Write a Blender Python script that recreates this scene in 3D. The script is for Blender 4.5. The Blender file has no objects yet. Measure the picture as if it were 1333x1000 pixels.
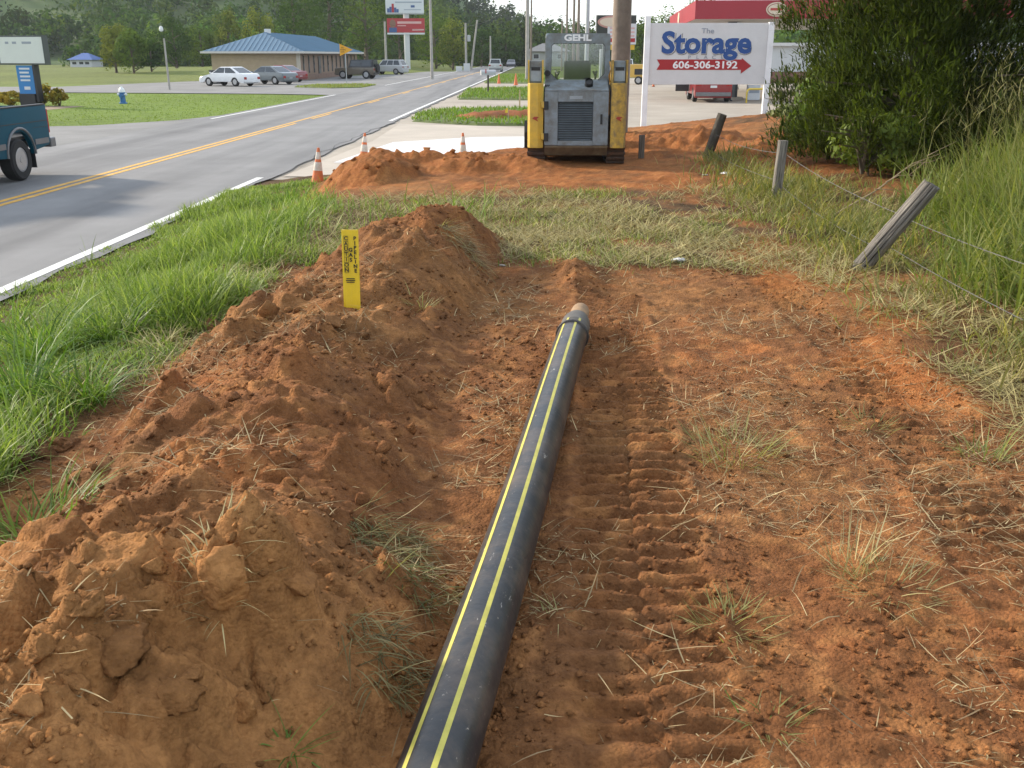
import bpy, bmesh, math, random
import numpy as np
from mathutils import Vector, Matrix, Euler
R = math.radians
scene = bpy.context.scene
C = scene.collection
random.seed(7)

# ------------------------------------------------------------------ camera
FPX, YH, CAMZ = 1250.0, 72.0, 1.75          # focal length and horizon row in photo pixels (1333 x 1000)
TH = math.atan((500 - YH) / FPX)
CT, ST = math.cos(TH), math.sin(TH)
cam_d = bpy.data.cameras.new('camera')
cam_d.sensor_width = 36
cam_d.lens = 36 * FPX / 1333.0
cam_d.clip_start = 0.05
cam_d.clip_end = 5000
cam = bpy.data.objects.new('camera', cam_d)
cam.location = (0, 0, CAMZ)
cam.rotation_euler = (R(90) - TH, 0, 0)
C.objects.link(cam)
scene.camera = cam

# ------------------------------------------------------------------ sky, sun, exposure
SUN_EL = R(24)
SUN_AZ = R(-62)                               # clockwise from +Y
world = bpy.data.worlds.new('World')
scene.world = world
world.use_nodes = True
nt = world.node_tree
for n in list(nt.nodes): nt.nodes.remove(n)
out = nt.nodes.new('ShaderNodeOutputWorld')
bg = nt.nodes.new('ShaderNodeBackground')
sky = nt.nodes.new('ShaderNodeTexSky')
sky.sky_type = 'NISHITA'
sky.sun_disc = False
sky.sun_elevation = SUN_EL
sky.sun_rotation = SUN_AZ % (2 * math.pi)
sky.air_density = 1.0
sky.dust_density = 1.0
# soft high clouds, all round the sky
tc = nt.nodes.new('ShaderNodeTexCoord')
mp = nt.nodes.new('ShaderNodeMapping'); mp.inputs['Scale'].default_value = (1.6, 1.6, 5.0)
cn = nt.nodes.new('ShaderNodeTexNoise'); cn.inputs['Scale'].default_value = 2.2; cn.inputs['Detail'].default_value = 7; cn.inputs['Roughness'].default_value = 0.6
cr = nt.nodes.new('ShaderNodeValToRGB'); cr.color_ramp.elements[0].position = 0.36; cr.color_ramp.elements[1].position = 0.62
cr.color_ramp.elements[0].color = (0.25, 0.25, 0.25, 1)
cmul = nt.nodes.new('ShaderNodeMix'); cmul.data_type = 'RGBA'
cmul.inputs[7].default_value = (5.0, 5.4, 5.9, 1)     # sunlit cloud
nt.links.new(tc.outputs['Generated'], mp.inputs['Vector'])
nt.links.new(mp.outputs['Vector'], cn.inputs['Vector'])
nt.links.new(cn.outputs['Fac'], cr.inputs['Fac'])
nt.links.new(cr.outputs['Color'], cmul.inputs[0])
nt.links.new(sky.outputs['Color'], cmul.inputs[6])
nt.links.new(cmul.outputs[2], bg.inputs['Color'])
bg.inputs['Strength'].default_value = 0.14
nt.links.new(bg.outputs['Background'], out.inputs['Surface'])

sun_d = bpy.data.lights.new('sun', 'SUN')
sun_d.energy = 3.2
sun_d.angle = R(4.5)
sun_d.color = (1.0, 0.88, 0.72)
sun = bpy.data.objects.new('sun', sun_d)
to_sun = Vector((math.sin(SUN_AZ) * math.cos(SUN_EL), math.cos(SUN_AZ) * math.cos(SUN_EL), math.sin(SUN_EL)))
sun.rotation_euler = to_sun.to_track_quat('Z', 'Y').to_euler()
C.objects.link(sun)
vs = scene.view_settings
vs.view_transform = 'Standard'; vs.look = 'None'; vs.gamma = 1.0; vs.use_curve_mapping = False
vs.exposure = 1.04

# ------------------------------------------------------------------ pixel -> place
def px(x, y, z=0.0):
    H = CAMZ - z
    d = FPX * H / (CT * (y - YH))
    return Vector(((x - 667) * d / FPX, (d - H * ST) / CT, z))
def pxy(x, y, Y):
    """point on the ray of photo pixel (x, y) at ground distance Y"""
    dx, dy, dz = (x - 667) / FPX, CT - (y - 500) / FPX * ST, -ST - (y - 500) / FPX * CT
    t = Y / dy
    return Vector((dx * t, Y, CAMZ + dz * t))

# ------------------------------------------------------------------ numpy noise
def hsh(ix, iy, s):
    h = (ix.astype(np.int64) * 374761393 + iy.astype(np.int64) * 668265263 + s * 974634777) & 0xffffffff
    h = ((h ^ (h >> 13)) * 1274126177) & 0xffffffff
    h = (h ^ (h >> 16)) & 0xffffffff
    return h / 4294967296.0
def vnoise(x, y, s=0):
    ix, iy = np.floor(x), np.floor(y)
    fx, fy = x - ix, y - iy
    ux, uy = fx * fx * fx * (fx * (fx * 6 - 15) + 10), fy * fy * fy * (fy * (fy * 6 - 15) + 10)
    a, b = hsh(ix, iy, s), hsh(ix + 1, iy, s)
    c, d = hsh(ix, iy + 1, s), hsh(ix + 1, iy + 1, s)
    return (a + (b - a) * ux) * (1 - uy) + (c + (d - c) * ux) * uy - 0.5
def fbm(x, y, o=4, s=0, g=0.5):
    r = np.zeros_like(x); a = 1.0; k = 1.0
    for i in range(o):
        r += a * vnoise(x * k + 17.3 * i, y * k - 9.1 * i, s + i); a *= g; k *= 2.03
    return r
def lumps(x, y, cell, s, prob=0.6, rmin=0.15, rmax=0.48):
    """embedded clods: height of the highest dome over each point"""
    xs = x / cell + 0.35 * vnoise(x / cell * 2.3, y / cell * 2.3, s + 50)
    ys = y / cell + 0.35 * vnoise(x / cell * 2.3 + 40, y / cell * 2.3, s + 51)
    ix, iy = np.floor(xs), np.floor(ys)
    h = np.zeros_like(x)
    rough = 1 + 0.25 * vnoise(x / cell * 5.1, y / cell * 5.1, s + 52)
    for i in (-1, 0, 1):
        for j in (-1, 0, 1):
            a, b = ix + i, iy + j
            cx, cy = a + hsh(a, b, s), b + hsh(a, b, s + 1)
            r = rmin + (rmax - rmin) * hsh(a, b, s + 2) ** 2
            on = hsh(a, b, s + 3) < prob
            an = hsh(a, b, s + 4) * 6.283; ca, sa = np.cos(an), np.sin(an)
            u_, v_ = (xs - cx) * ca + (ys - cy) * sa, (ys - cy) * ca - (xs - cx) * sa
            v_ = v_ * (1 + 0.7 * hsh(a, b, s + 5))
            d = (np.abs(u_) ** 2.6 + np.abs(v_) ** 2.6) ** (1 / 2.6) * rough
            face = np.minimum(0.42 + 0.38 * hsh(a, b, s + 6), 1.9 * (1 - d / r)) * r * (1 + 0.55 * u_ / r)   # broken block: steep sides, tilted top
            h = np.maximum(h, np.where(on & (d < r), np.maximum(face, 0) * 0.85, 0))
    return h * cell
def sst(a, b, v):
    t = np.clip((v - a) / (b - a), 0, 1)
    return t * t * (3 - 2 * t)

# ------------------------------------------------------------------ materials
MATS = {}
def mat(name, col, rough=0.6, var=0.0, vscale=8.0, bump=0.0, bscale=40.0, metal=0.0, spec=0.5, dirt=None, coords='Object', detail=5, coat=0.0):
    if name in MATS: return MATS[name]
    m = bpy.data.materials.new(name); m.use_nodes = True
    n = m.node_tree.nodes; l = m.node_tree.links
    p = n['Principled BSDF']
    p.inputs['Base Color'].default_value = (*col, 1)
    p.inputs['Roughness'].default_value = rough
    p.inputs['Metallic'].default_value = metal
    p.inputs['Specular IOR Level'].default_value = spec
    if coat: p.inputs['Coat Weight'].default_value = coat
    t = n.new('ShaderNodeTexCoord')
    if var > 0 or dirt:
        nz = n.new('ShaderNodeTexNoise'); nz.inputs['Scale'].default_value = vscale; nz.inputs['Detail'].default_value = detail
        nz.inputs['Roughness'].default_value = 0.65
        l.new(t.outputs[coords], nz.inputs['Vector'])
        rp = n.new('ShaderNodeValToRGB')
        rp.color_ramp.elements[0].position = 0.3; rp.color_ramp.elements[1].position = 0.7
        d = dirt if dirt else tuple(max(0, c * (1 - var)) for c in col)
        u = tuple(min(1, c * (1 + var)) for c in col)
        rp.color_ramp.elements[0].color = (*d, 1); rp.color_ramp.elements[1].color = (*u, 1)
        l.new(nz.outputs['Fac'], rp.inputs['Fac']); l.new(rp.outputs['Color'], p.inputs['Base Color'])
    if bump > 0:
        nb = n.new('ShaderNodeTexNoise'); nb.inputs['Scale'].default_value = bscale; nb.inputs['Detail'].default_value = 4
        l.new(t.outputs[coords], nb.inputs['Vector'])
        b = n.new('ShaderNodeBump'); b.inputs['Strength'].default_value = bump; b.inputs['Distance'].default_value = 0.02
        l.new(nb.outputs['Fac'], b.inputs['Height']); l.new(b.outputs['Normal'], p.inputs['Normal'])
    MATS[name] = m
    return m
def leafmat(name, trans=0.35, rough=0.55, gain=1.0, spec=0.2):
    """foliage: colour from the mesh's own leaf colours, some light passes through"""
    if name in MATS: return MATS[name]
    m = bpy.data.materials.new(name); m.use_nodes = True
    n = m.node_tree.nodes; l = m.node_tree.links
    p = n['Principled BSDF']; o = n['Material Output']
    a = n.new('ShaderNodeAttribute'); a.attribute_name = 'Col'
    l.new(a.outputs['Color'], p.inputs['Base Color'])
    p.inputs['Roughness'].default_value = rough
    p.inputs['Specular IOR Level'].default_value = spec
    tr = n.new('ShaderNodeBsdfTranslucent')
    br = n.new('ShaderNodeMix'); br.data_type = 'RGBA'; br.blend_type = 'MULTIPLY'; br.inputs[0].default_value = 1
    br.inputs[7].default_value = (1.15 * gain, 1.2 * gain, 0.6 * gain, 1)
    l.new(a.outputs['Color'], br.inputs[6]); l.new(br.outputs[2], tr.inputs['Color'])
    mx = n.new('ShaderNodeMixShader'); mx.inputs[0].default_value = trans
    l.new(p.outputs[0], mx.inputs[1]); l.new(tr.outputs[0], mx.inputs[2]); l.new(mx.outputs[0], o.inputs['Surface'])
    MATS[name] = m
    return m
def dirtmat(name, per_object=False, k=1.0):
    if name in MATS: return MATS[name]
    m = bpy.data.materials.new(name); m.use_nodes = True
    n = m.node_tree.nodes; l = m.node_tree.links
    p = n['Principled BSDF']; p.inputs['Roughness'].default_value = 0.95; p.inputs['Specular IOR Level'].default_value = 0.12
    a = n.new('ShaderNodeObjectInfo') if per_object else n.new('ShaderNodeAttribute')
    if not per_object: a.attribute_name = 'Col'
    t = n.new('ShaderNodeTexCoord')
    nz = n.new('ShaderNodeTexNoise'); nz.inputs['Scale'].default_value = 26 * k; nz.inputs['Detail'].default_value = 8; nz.inputs['Roughness'].default_value = 0.7
    l.new(t.outputs['Object'], nz.inputs['Vector'])
    rp = n.new('ShaderNodeValToRGB'); rp.color_ramp.elements[0].position = 0.3; rp.color_ramp.elements[1].position = 0.72
    rp.color_ramp.elements[0].color = (0.62, 0.58, 0.56, 1); rp.color_ramp.elements[1].color = (1.32, 1.3, 1.28, 1)
    l.new(nz.outputs['Fac'], rp.inputs['Fac'])
    mu = n.new('ShaderNodeMix'); mu.data_type = 'RGBA'; mu.blend_type = 'MULTIPLY'; mu.inputs[0].default_value = 1
    l.new(a.outputs['Color'], mu.inputs[6]); l.new(rp.outputs['Color'], mu.inputs[7])
    l.new(mu.outputs[2], p.inputs['Base Color'])
    v = n.new('ShaderNodeTexVoronoi'); v.inputs['Scale'].default_value = 75 * k; v.inputs['Randomness'].default_value = 1
    l.new(t.outputs['Object'], v.inputs['Vector'])
    nb = n.new('ShaderNodeTexNoise'); nb.inputs['Scale'].default_value = 60 * k; nb.inputs['Detail'].default_value = 6; nb.inputs['Roughness'].default_value = 0.7
    l.new(t.outputs['Object'], nb.inputs['Vector'])
    ad = n.new('ShaderNodeMath'); ad.operation = 'SUBTRACT'
    l.new(nb.outputs['Fac'], ad.inputs[0])
    sc = n.new('ShaderNodeMath'); sc.operation = 'MULTIPLY'; sc.inputs[1].default_value = 0.55
    l.new(v.outputs['Distance'], sc.inputs[0]); l.new(sc.outputs[0], ad.inputs[1])
    b = n.new('ShaderNodeBump'); b.inputs['Strength'].default_value = 0.9; b.inputs['Distance'].default_value = 0.016 if not per_object else 0.02
    l.new(ad.outputs[0], b.inputs['Height']); l.new(b.outputs['Normal'], p.inputs['Normal'])
    MATS[name] = m
    return m

# ------------------------------------------------------------------ mesh helpers
def link(o, parent=None):
    C.objects.link(o)
    if parent is not None: o.parent = parent
    return o
def tag(o, label=None, cat=None, group=None, kind=None):
    if label: o['label'] = label
    if cat: o['category'] = cat
    if group: o['group'] = group
    if kind: o['kind'] = kind
    return o
def root(name, loc, label, cat, rz=0.0, group=None):
    o = bpy.data.objects.new(name, None)
    o.location = loc; o.rotation_euler = (0, 0, rz); o.empty_display_size = 0.1
    return tag(link(o), label, cat, group)
def np_mesh(name, v, faces_flat, k, m, parent=None, col=None, smooth=False, quads_tri=None):
    """fast mesh: v (n,3), faces_flat (f,k) all k-gons; optional quads_tri=(tri array) of extra triangles"""
    me = bpy.data.meshes.new(name)
    v = np.ascontiguousarray(v, dtype=np.float32)
    loops = [faces_flat.reshape(-1)]; tot = [np.full(len(faces_flat), k)]
    if quads_tri is not None and len(quads_tri):
        loops.append(quads_tri.reshape(-1)); tot.append(np.full(len(quads_tri), 3))
    li = np.concatenate(loops).astype(np.int32); lt = np.concatenate(tot).astype(np.int32)
    ls = np.concatenate([[0], np.cumsum(lt)[:-1]]).astype(np.int32)
    me.vertices.add(len(v)); me.vertices.foreach_set('co', v.reshape(-1))
    me.loops.add(len(li)); me.loops.foreach_set('vertex_index', li)
    me.polygons.add(len(lt)); me.polygons.foreach_set('loop_start', ls)
    try: me.polygons.foreach_set('loop_total', lt)
    except Exception: pass
    me.update(calc_edges=True); me.validate()
    if col is not None:
        a = me.color_attributes.new('Col', 'FLOAT_COLOR', 'POINT')
        c4 = np.ones((len(v), 4), dtype=np.float32); c4[:, :3] = col
        a.data.foreach_set('color', c4.reshape(-1))
    if smooth: me.polygons.foreach_set('use_smooth', np.ones(len(lt), dtype=bool))
    if m: me.materials.append(m)
    o = bpy.data.objects.new(name, me)
    return link(o, parent)

class B:
    """collects simple shapes, then becomes one mesh object"""
    def __init__(self): self.bm = bmesh.new()
    def box(self, c, s, rot=None, bevel=0.0, taper=None):
        r = bmesh.ops.create_cube(self.bm, size=1.0)
        vs_ = r['verts']
        for v in vs_:
            k = 1.0
            if taper and v.co.z > 0: v.co.x *= taper[0]; v.co.y *= taper[1]
            v.co = Vector((v.co.x * s[0], v.co.y * s[1], v.co.z * s[2]))
        if bevel > 0:
            es = list({e for v in vs_ for e in v.link_edges})
            rb = bmesh.ops.bevel(self.bm, geom=es, offset=bevel, segments=2, affect='EDGES', profile=0.6)
            vs_ = list({v for f in rb['faces'] for v in f.verts} | {v for v in vs_ if v.is_valid})
        m = Matrix.Translation(Vector(c))
        if rot: m = m @ Euler(rot).to_matrix().to_4x4()
        bmesh.ops.transform(self.bm, matrix=m, verts=vs_)
        return self
    def span(self, a, b, bevel=0.0):
        return self.box(((a[0]+b[0])/2, (a[1]+b[1])/2, (a[2]+b[2])/2), (abs(b[0]-a[0]), abs(b[1]-a[1]), abs(b[2]-a[2])), None, bevel)
    def cyl(self, p0, p1, r0, r1=None, n=12, caps=True):
        r1 = r0 if r1 is None else r1
        p0, p1 = Vector(p0), Vector(p1); d = p1 - p0
        q = d.to_track_quat('Z', 'Y').to_matrix().to_4x4()
        r = bmesh.ops.create_cone(self.bm, cap_ends=caps, segments=n, radius1=r0, radius2=r1, depth=d.length)
        bmesh.ops.transform(self.bm, matrix=Matrix.Translation((p0 + p1) / 2) @ q, verts=r['verts'])
        return self
    def tube(self, pts, r, n=8):
        """swept tube through points; r a number or list"""
        pts = [Vector(p) for p in pts]; rings = []
        for i, p in enumerate(pts):
            t = (pts[min(i+1, len(pts)-1)] - pts[max(i-1, 0)]).normalized()
            q = t.to_track_quat('Z', 'Y').to_matrix()
            rr = r[i] if isinstance(r, (list, tuple)) else r
            rings.append([self.bm.verts.new(p + q @ Vector((math.cos(a)*rr, math.sin(a)*rr, 0))) for a in [2*math.pi*k/n for k in range(n)]])
        for i in range(len(rings)-1):
            for k in range(n): self.bm.faces.new((rings[i][k], rings[i][(k+1) % n], rings[i+1][(k+1) % n], rings[i+1][k]))
        self.bm.faces.new(rings[0][::-1]); self.bm.faces.new(rings[-1])
        return self
    def lathe(self, prof, n=20, mtx=None):
        """prof: list of (radius, height) turned about local Z"""
        rings = []
        for (r, h) in prof:
            rings.append([self.bm.verts.new((math.cos(2*math.pi*k/n)*r, math.sin(2*math.pi*k/n)*r, h)) for k in range(n)])
        for i in range(len(rings)-1):
            for k in range(n): self.bm.faces.new((rings[i][k], rings[i][(k+1) % n], rings[i+1][(k+1) % n], rings[i+1][k]))
        if prof[0][0] > 1e-4: self.bm.faces.new(rings[0][::-1])
        if prof[-1][0] > 1e-4: self.bm.faces.new(rings[-1])
        if mtx is not None: bmesh.ops.transform(self.bm, matrix=mtx, verts=[v for rg in rings for v in rg])
        return self
    def prism(self, poly, x0, x1, axis='X', bevel=0.0):
        """poly of (a, b): axis X -> (y, z); axis Y -> (x, z); axis Z -> (x, y); extruded from x0 to x1"""
        def mk(p, t):
            return {'X': (t, p[0], p[1]), 'Y': (p[0], t, p[1]), 'Z': (p[0], p[1], t)}[axis]
        a = [self.bm.verts.new(mk(p, x0)) for p in poly]; b = [self.bm.verts.new(mk(p, x1)) for p in poly]
        f1 = self.bm.faces.new(a); f2 = self.bm.faces.new(b[::-1]); n = len(poly)
        for i in range(n): self.bm.faces.new((a[i], b[i], b[(i+1) % n], a[(i+1) % n]))
        if bevel > 0:
            bmesh.ops.bevel(self.bm, geom=list(set(list(f1.edges) + list(f2.edges))), offset=bevel, segments=2, affect='EDGES', profile=0.6)
        return self
    def quad(self, *pts):
        self.bm.faces.new([self.bm.verts.new(p) for p in pts]); return self
    def build(self, name, m, parent=None, smooth=False, loc=None, rz=None):
        bmesh.ops.recalc_face_normals(self.bm, faces=self.bm.faces)
        me = bpy.data.meshes.new(name); self.bm.to_mesh(me); self.bm.free()
        if smooth:
            me.polygons.foreach_set('use_smooth', [True] * len(me.polygons))
            try: me.set_sharp_from_angle(angle=R(35))
            except Exception: pass
        if m: me.materials.append(m)
        o = bpy.data.objects.new(name, me)
        if loc is not None: o.location = loc
        if rz is not None: o.rotation_euler = (0, 0, rz)
        return link(o, parent)
def copy_tree(o, parent=None):
    c = o.copy(); C.objects.link(c); c.parent = parent
    for ch in [x for x in bpy.data.objects if x.parent == o]: copy_tree(ch, c)
    return c
def text(name, s, size, m, parent, loc, rot=(R(90), 0, 0), bold=0.0, sx=1.0, ext=0.004, align='CENTER', shear=0.0, space=1.0):
    cu = bpy.data.curves.new(name, 'FONT'); cu.body = s; cu.size = size; cu.extrude = ext; cu.offset = bold
    cu.align_x = align; cu.align_y = 'CENTER'; cu.shear = shear; cu.space_character = space; cu.resolution_u = 3
    o = bpy.data.objects.new(name, cu); C.objects.link(o)
    me = bpy.data.meshes.new_from_object(o.evaluated_get(bpy.context.evaluated_depsgraph_get()))
    bpy.data.objects.remove(o); bpy.data.curves.remove(cu)
    me.materials.clear(); me.materials.append(m); me.name = name
    t = bpy.data.objects.new(name, me); t.location = loc; t.rotation_euler = rot; t.scale = (sx, 1, 1)
    return link(t, parent)

def blades(name, base, az, length, width, lean, droop, col, seg, m, parent=None, tipcol=None):
    """grass blades as tapered curved strips; all arrays of length N"""
    N = len(base); rng = np.random.default_rng(len(name) + N)
    az, length, width, lean, droop = [np.broadcast_to(np.asarray(a, float), (N,)) for a in (az, length, width, lean, droop)]
    d = np.stack([np.cos(az), np.sin(az), np.zeros(N)], 1); sd = np.stack([-np.sin(az), np.cos(az), np.zeros(N)], 1)
    tw = rng.uniform(-0.9, 0.9, N)
    sd = sd * np.cos(tw)[:, None] + d * np.sin(tw)[:, None]
    P = base.astype(float).copy(); V = []; CC = []
    tc_ = tipcol if tipcol is not None else col
    for i in range(seg + 1):
        t = i / seg
        w = width * (1 - t) ** 0.7 * 0.5 * (0.75 + 0.5 * min(1, 3 * t))
        c = col * (1 - t) + tc_ * t
        if i < seg:
            V += [P - sd * w[:, None], P + sd * w[:, None]]; CC += [c, c]
        else:
            V += [P]; CC += [c]
        ang = lean + droop * (t + 0.5 / seg)
        st = (length / seg)[:, None]
        P = P + st * (d * np.sin(ang)[:, None] + np.array([0, 0, 1.0]) * np.cos(ang)[:, None])
    nv = 2 * seg + 1
    V = np.stack(V, 1).reshape(-1, 3); CC = np.stack(CC, 1).reshape(-1, 3)
    b0 = (np.arange(N) * nv)[:, None]
    q = np.concatenate([b0 + np.array([[2*i, 2*i+1, 2*i+3, 2*i+2]]) for i in range(seg - 1)], 0) if seg > 1 else np.zeros((0, 4), int)
    tr = b0 + np.array([[2*(seg-1), 2*(seg-1)+1, 2*seg]])
    return np_mesh(name, V, q, 4, m, parent, CC, quads_tri=tr)
def quads_cloud(ctr, nrm, size, rng, asp=1.0):
    """random leaf quads: centres (N,3), rough normals (N,3), size (N,) -> verts, faces"""
    N = len(ctr)
    n = nrm / (np.linalg.norm(nrm, axis=1, keepdims=True) + 1e-9)
    r = rng.normal(size=(N, 3)); u = np.cross(n, r); u /= (np.linalg.norm(u, axis=1, keepdims=True) + 1e-9)
    w = np.cross(n, u)
    s = size[:, None] * 0.5
    v = np.stack([ctr - u*s*asp, ctr + w*s*0.62, ctr + u*s*asp, ctr - w*s*0.62], 1).reshape(-1, 3)
    f = np.arange(N * 4).reshape(N, 4)
    return v, f
# ================================================================== THE SETTING
GZ = -0.50                                     # level of road, lots and lawns; the dug bank lies about half a metre higher
def xr(Y): return -5.34 + 0.0288 * Y           # right edge line of the road
def xc_(Y): return -8.50 + 0.0288 * Y          # centre line
def xl(Y): return -12.1 + 0.0288 * Y           # left edge line

# ---- near ground: one height function
SP = np.array([  # Y, spine X, left half width, right half width, height of the long spoil ridge
    [-1.0, -1.05, 1.00, 0.70, 0.36], [1.2, -1.05, 1.00, 0.68, 0.40], [2.3, -0.98, 0.95, 0.62, 0.41], [3.3, -1.02, 0.88, 0.70, 0.26],
    [4.6, -1.10, 0.92, 0.78, 0.27], [6.0, -1.05, 1.00, 0.74, 0.29], [7.3, -0.86, 1.00, 0.62, 0.40], [8.3, -0.66, 0.98, 0.58, 0.52],
    [9.0, -0.55, 0.80, 0.50, 0.34], [9.8, -0.50, 0.6, 0.45, 0.0], [40, -0.5, 0.6, 0.45, 0.0]])
def ridge(x, y):
    wob = 0.18 * fbm(x * 1.1, y * 1.1, 2, 91)
    c = np.interp(y, SP[:, 0], SP[:, 1]); wl = np.interp(y, SP[:, 0], SP[:, 2]); wr = np.interp(y, SP[:, 0], SP[:, 3]); h = np.interp(y, SP[:, 0], SP[:, 4])
    u = (x - c + wob); u = np.where(u < 0, u / wl, u / wr)
    return h * np.clip(1 - np.abs(u) ** 1.7, 0, 1)
def far_mound(x, y):
    wob = 0.35 * fbm(x * 1.3 + 5, y * 1.3, 3, 92)
    h = 0.36 * np.clip(1 - (((x + 2.15) / 0.80) ** 2 + ((y - 15.1 + wob) / 1.15) ** 2), 0, 1)
    t = np.clip((x + 2.2) / 2.6, 0, 1)
    h2 = (0.20 - 0.06 * t) * np.clip(1 - ((y - 16.2 - 0.3 * t + wob) / 1.0) ** 2, 0, 1) * sst(-2.9, -1.9, x) * (1 - sst(0.2, 0.9, x))
    return np.maximum(h, h2)
def side_mound(x, y):
    wob = 0.5 * fbm(x * 1.1 + 15, y * 1.1, 3, 93)
    return 0.24 * np.clip(1 - (((x - 3.2) / 1.7) ** 2 + ((y - 20.0 + wob) / 2.1) ** 2), 0, 1) + \
        0.16 * np.clip(1 - (((x - 4.6) / 1.0) ** 2 + ((y - 17.4 + wob) / 1.4) ** 2), 0, 1)
LANES = [  # (centre line points (y, x), width)
    (np.array([[1.0, 0.36], [3.3, 0.47], [5.1, 0.62], [7.9, 0.78], [15, 1.1]]), 0.46),
    (np.array([[1.0, 1.55], [2.8, 1.72], [4.5, 1.98], [6.0, 2.12], [7.8, 2.05], [15, 2.3]]), 0.34),
    (np.array([[5.6, -0.2], [8.0, -0.12], [15, 0.0]]), 0.34)]
def lanes(x, y):
    dz = np.zeros_like(x); w_all = np.zeros_like(x)
    for k, (L, w) in enumerate(LANES):
        c = np.interp(y, L[:, 0], L[:, 1])
        c = c + 0.02 * vnoise(y * 2.0, y * 0 + k, 5)
        inside = 1 - sst(w / 2 - 0.03, w / 2 + 0.03, np.abs(x - c) + 0.05 * vnoise(x * 9, y * 9, 8))
        fade = (1.0 if k == 0 else 0.55) * (1 - sst(7.6, 8.4, y)) * (sst(1.0, 1.2, y) if k < 2 else sst(6.6, 7.2, y) * 0.7)
        wear = np.clip(0.95 + 1.2 * fbm(x * 1.7, y * 1.7, 3, 44 + k), 0.5 if k == 0 else 0.2, 1.2)
        ph = (y + 0.06 * (x - c) + 0.016 * vnoise(x * 9, y * 9, 9)) / 0.108
        fr = ph - np.floor(ph)
        fr = np.where(x > c + 0.015 * vnoise(y * 5, y * 0 + 3, 77), fr + 0.5, fr); fr = fr - np.floor(fr)
        lug = 0.044 * np.clip(fr / 0.17, 0, 1) * (1 - sst(0.30, 1.0, fr))
        part = np.where(np.abs(x - c) < 0.010, 0.75, 1.0)
        dz += inside * fade * (-0.023 + lug * wear * part)
        dz += 0.018 * fade * np.exp(-((np.abs(x - c) - w / 2 - 0.03) / 0.03) ** 2) * np.clip(0.5 + fbm(x * 6, y * 6, 2, 66), 0, 1)
        w_all = np.maximum(w_all, inside * fade)
    return dz, w_all
def base_h(x, y):
    t = np.clip((x - xr(y) - 0.25) / 2.7, 0, 1)
    z = -0.475 + 0.475 * (t * t * (3 - 2 * t))
    z = z - 0.09 * np.exp(-((x - xr(y) - 1.7) / 0.5) ** 2) * sst(1, 3, y)          # shallow swale in the verge
    z = z + np.clip((x - 3.0) * 0.10, 0, 0.45)
    z = z + 0.05 * sst(2.15, 2.5, x + 0.15 * vnoise(x * 0 + 3, y * 1.2, 12)) * (1 - sst(6.5, 8.5, y))
    edge = 17.9 + 1.6 * sst(-0.9, 0.2, x) + 5.6 * sst(1.6, 2.6, x)
    dl = sst(0, 1, (y - edge) / (2.2 + 2.2 * sst(0.5, 2.2, x)))
    z = z * (1 - dl) - 0.56 * dl
    return z
def bare(x, y):
    """1 on bare dirt, 0 on grass"""
    w = 0.35 * fbm(x * 0.9, y * 0.9, 4, 71)
    a = sst(-2.25, -1.95, x + w * 0.8 + 0.012 * y * 0) * (1 - sst(2.28, 2.6, x + w * 0.9)) * (1 - sst(7.9, 8.7, y + w * 1.4))
    b = sst(12.3, 13.3, y + 1.6 * w - 0.25 * x) * (1 - sst(4.6, 5.6, x + w)) * sst(-3.2, -2.7, x + w + 0.3)
    r = np.clip((ridge(x, y) + far_mound(x, y) * 1.3) / 0.10, 0, 1)
    return np.clip(np.maximum(np.maximum(a, b), r), 0, 1)
BLK = [(-0.72, 2.36, .20, .17, .5), (-1.12, 2.28, .27, .17, -.4), (-1.02, 1.98, .18, .13, 1.2), (-1.36, 2.10, .22, .15, .2), (-0.80, 1.92, .16, .10, .9), (-1.45, 2.55, .20, .10, .3),
       (-1.25, 3.1, .20, .09, .8), (-0.75, 3.0, .16, .08, .1), (-1.5, 3.9, .22, .09, 1.0), (-1.75, 4.4, .20, .12, .4), (-0.9, 4.1, .20, .08, .6), (-1.2, 5.2, .24, .09, .2), (-1.8, 6.1, .22, .15, .7), (-0.7, 5.6, .22, .08, 1.1),
       (-1.35, 6.7, .25, .10, .3), (-0.8, 7.0, .26, .09, .8), (-1.2, 7.6, .22, .10, 0.1), (-0.45, 8.4, .2, .08, .5), (-1.6, 5.3, .2, .10, .9), (-0.55, 4.7, .16, .07, .3)]
def blocks(x, y):
    """the big broken clods of the ridge"""
    h = np.zeros_like(x)
    wx_ = x + 0.05 * fbm(x * 6, y * 6, 3, 311); wy_ = y + 0.05 * fbm(x * 6 + 20, y * 6, 3, 312)
    for (cx, cy, r, hh_, an) in BLK:
        u = (wx_ - cx) * math.cos(an) + (wy_ - cy) * math.sin(an); v = (wy_ - cy) * math.cos(an) - (wx_ - cx) * math.sin(an)
        d = (np.abs(u / r) ** 3 + np.abs(v / (r * .75)) ** 3) ** (1 / 3)
        h = np.maximum(h, hh_ * (0.85 if cy < 2.6 else 0.55) * np.clip(2.6 * (1 - d), 0, 1) * (1 + 0.3 * u / r))
        h = h - 0.05 * np.exp(-((d - 1.08) / 0.10) ** 2) * (h < 0.02)
    return h
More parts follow.
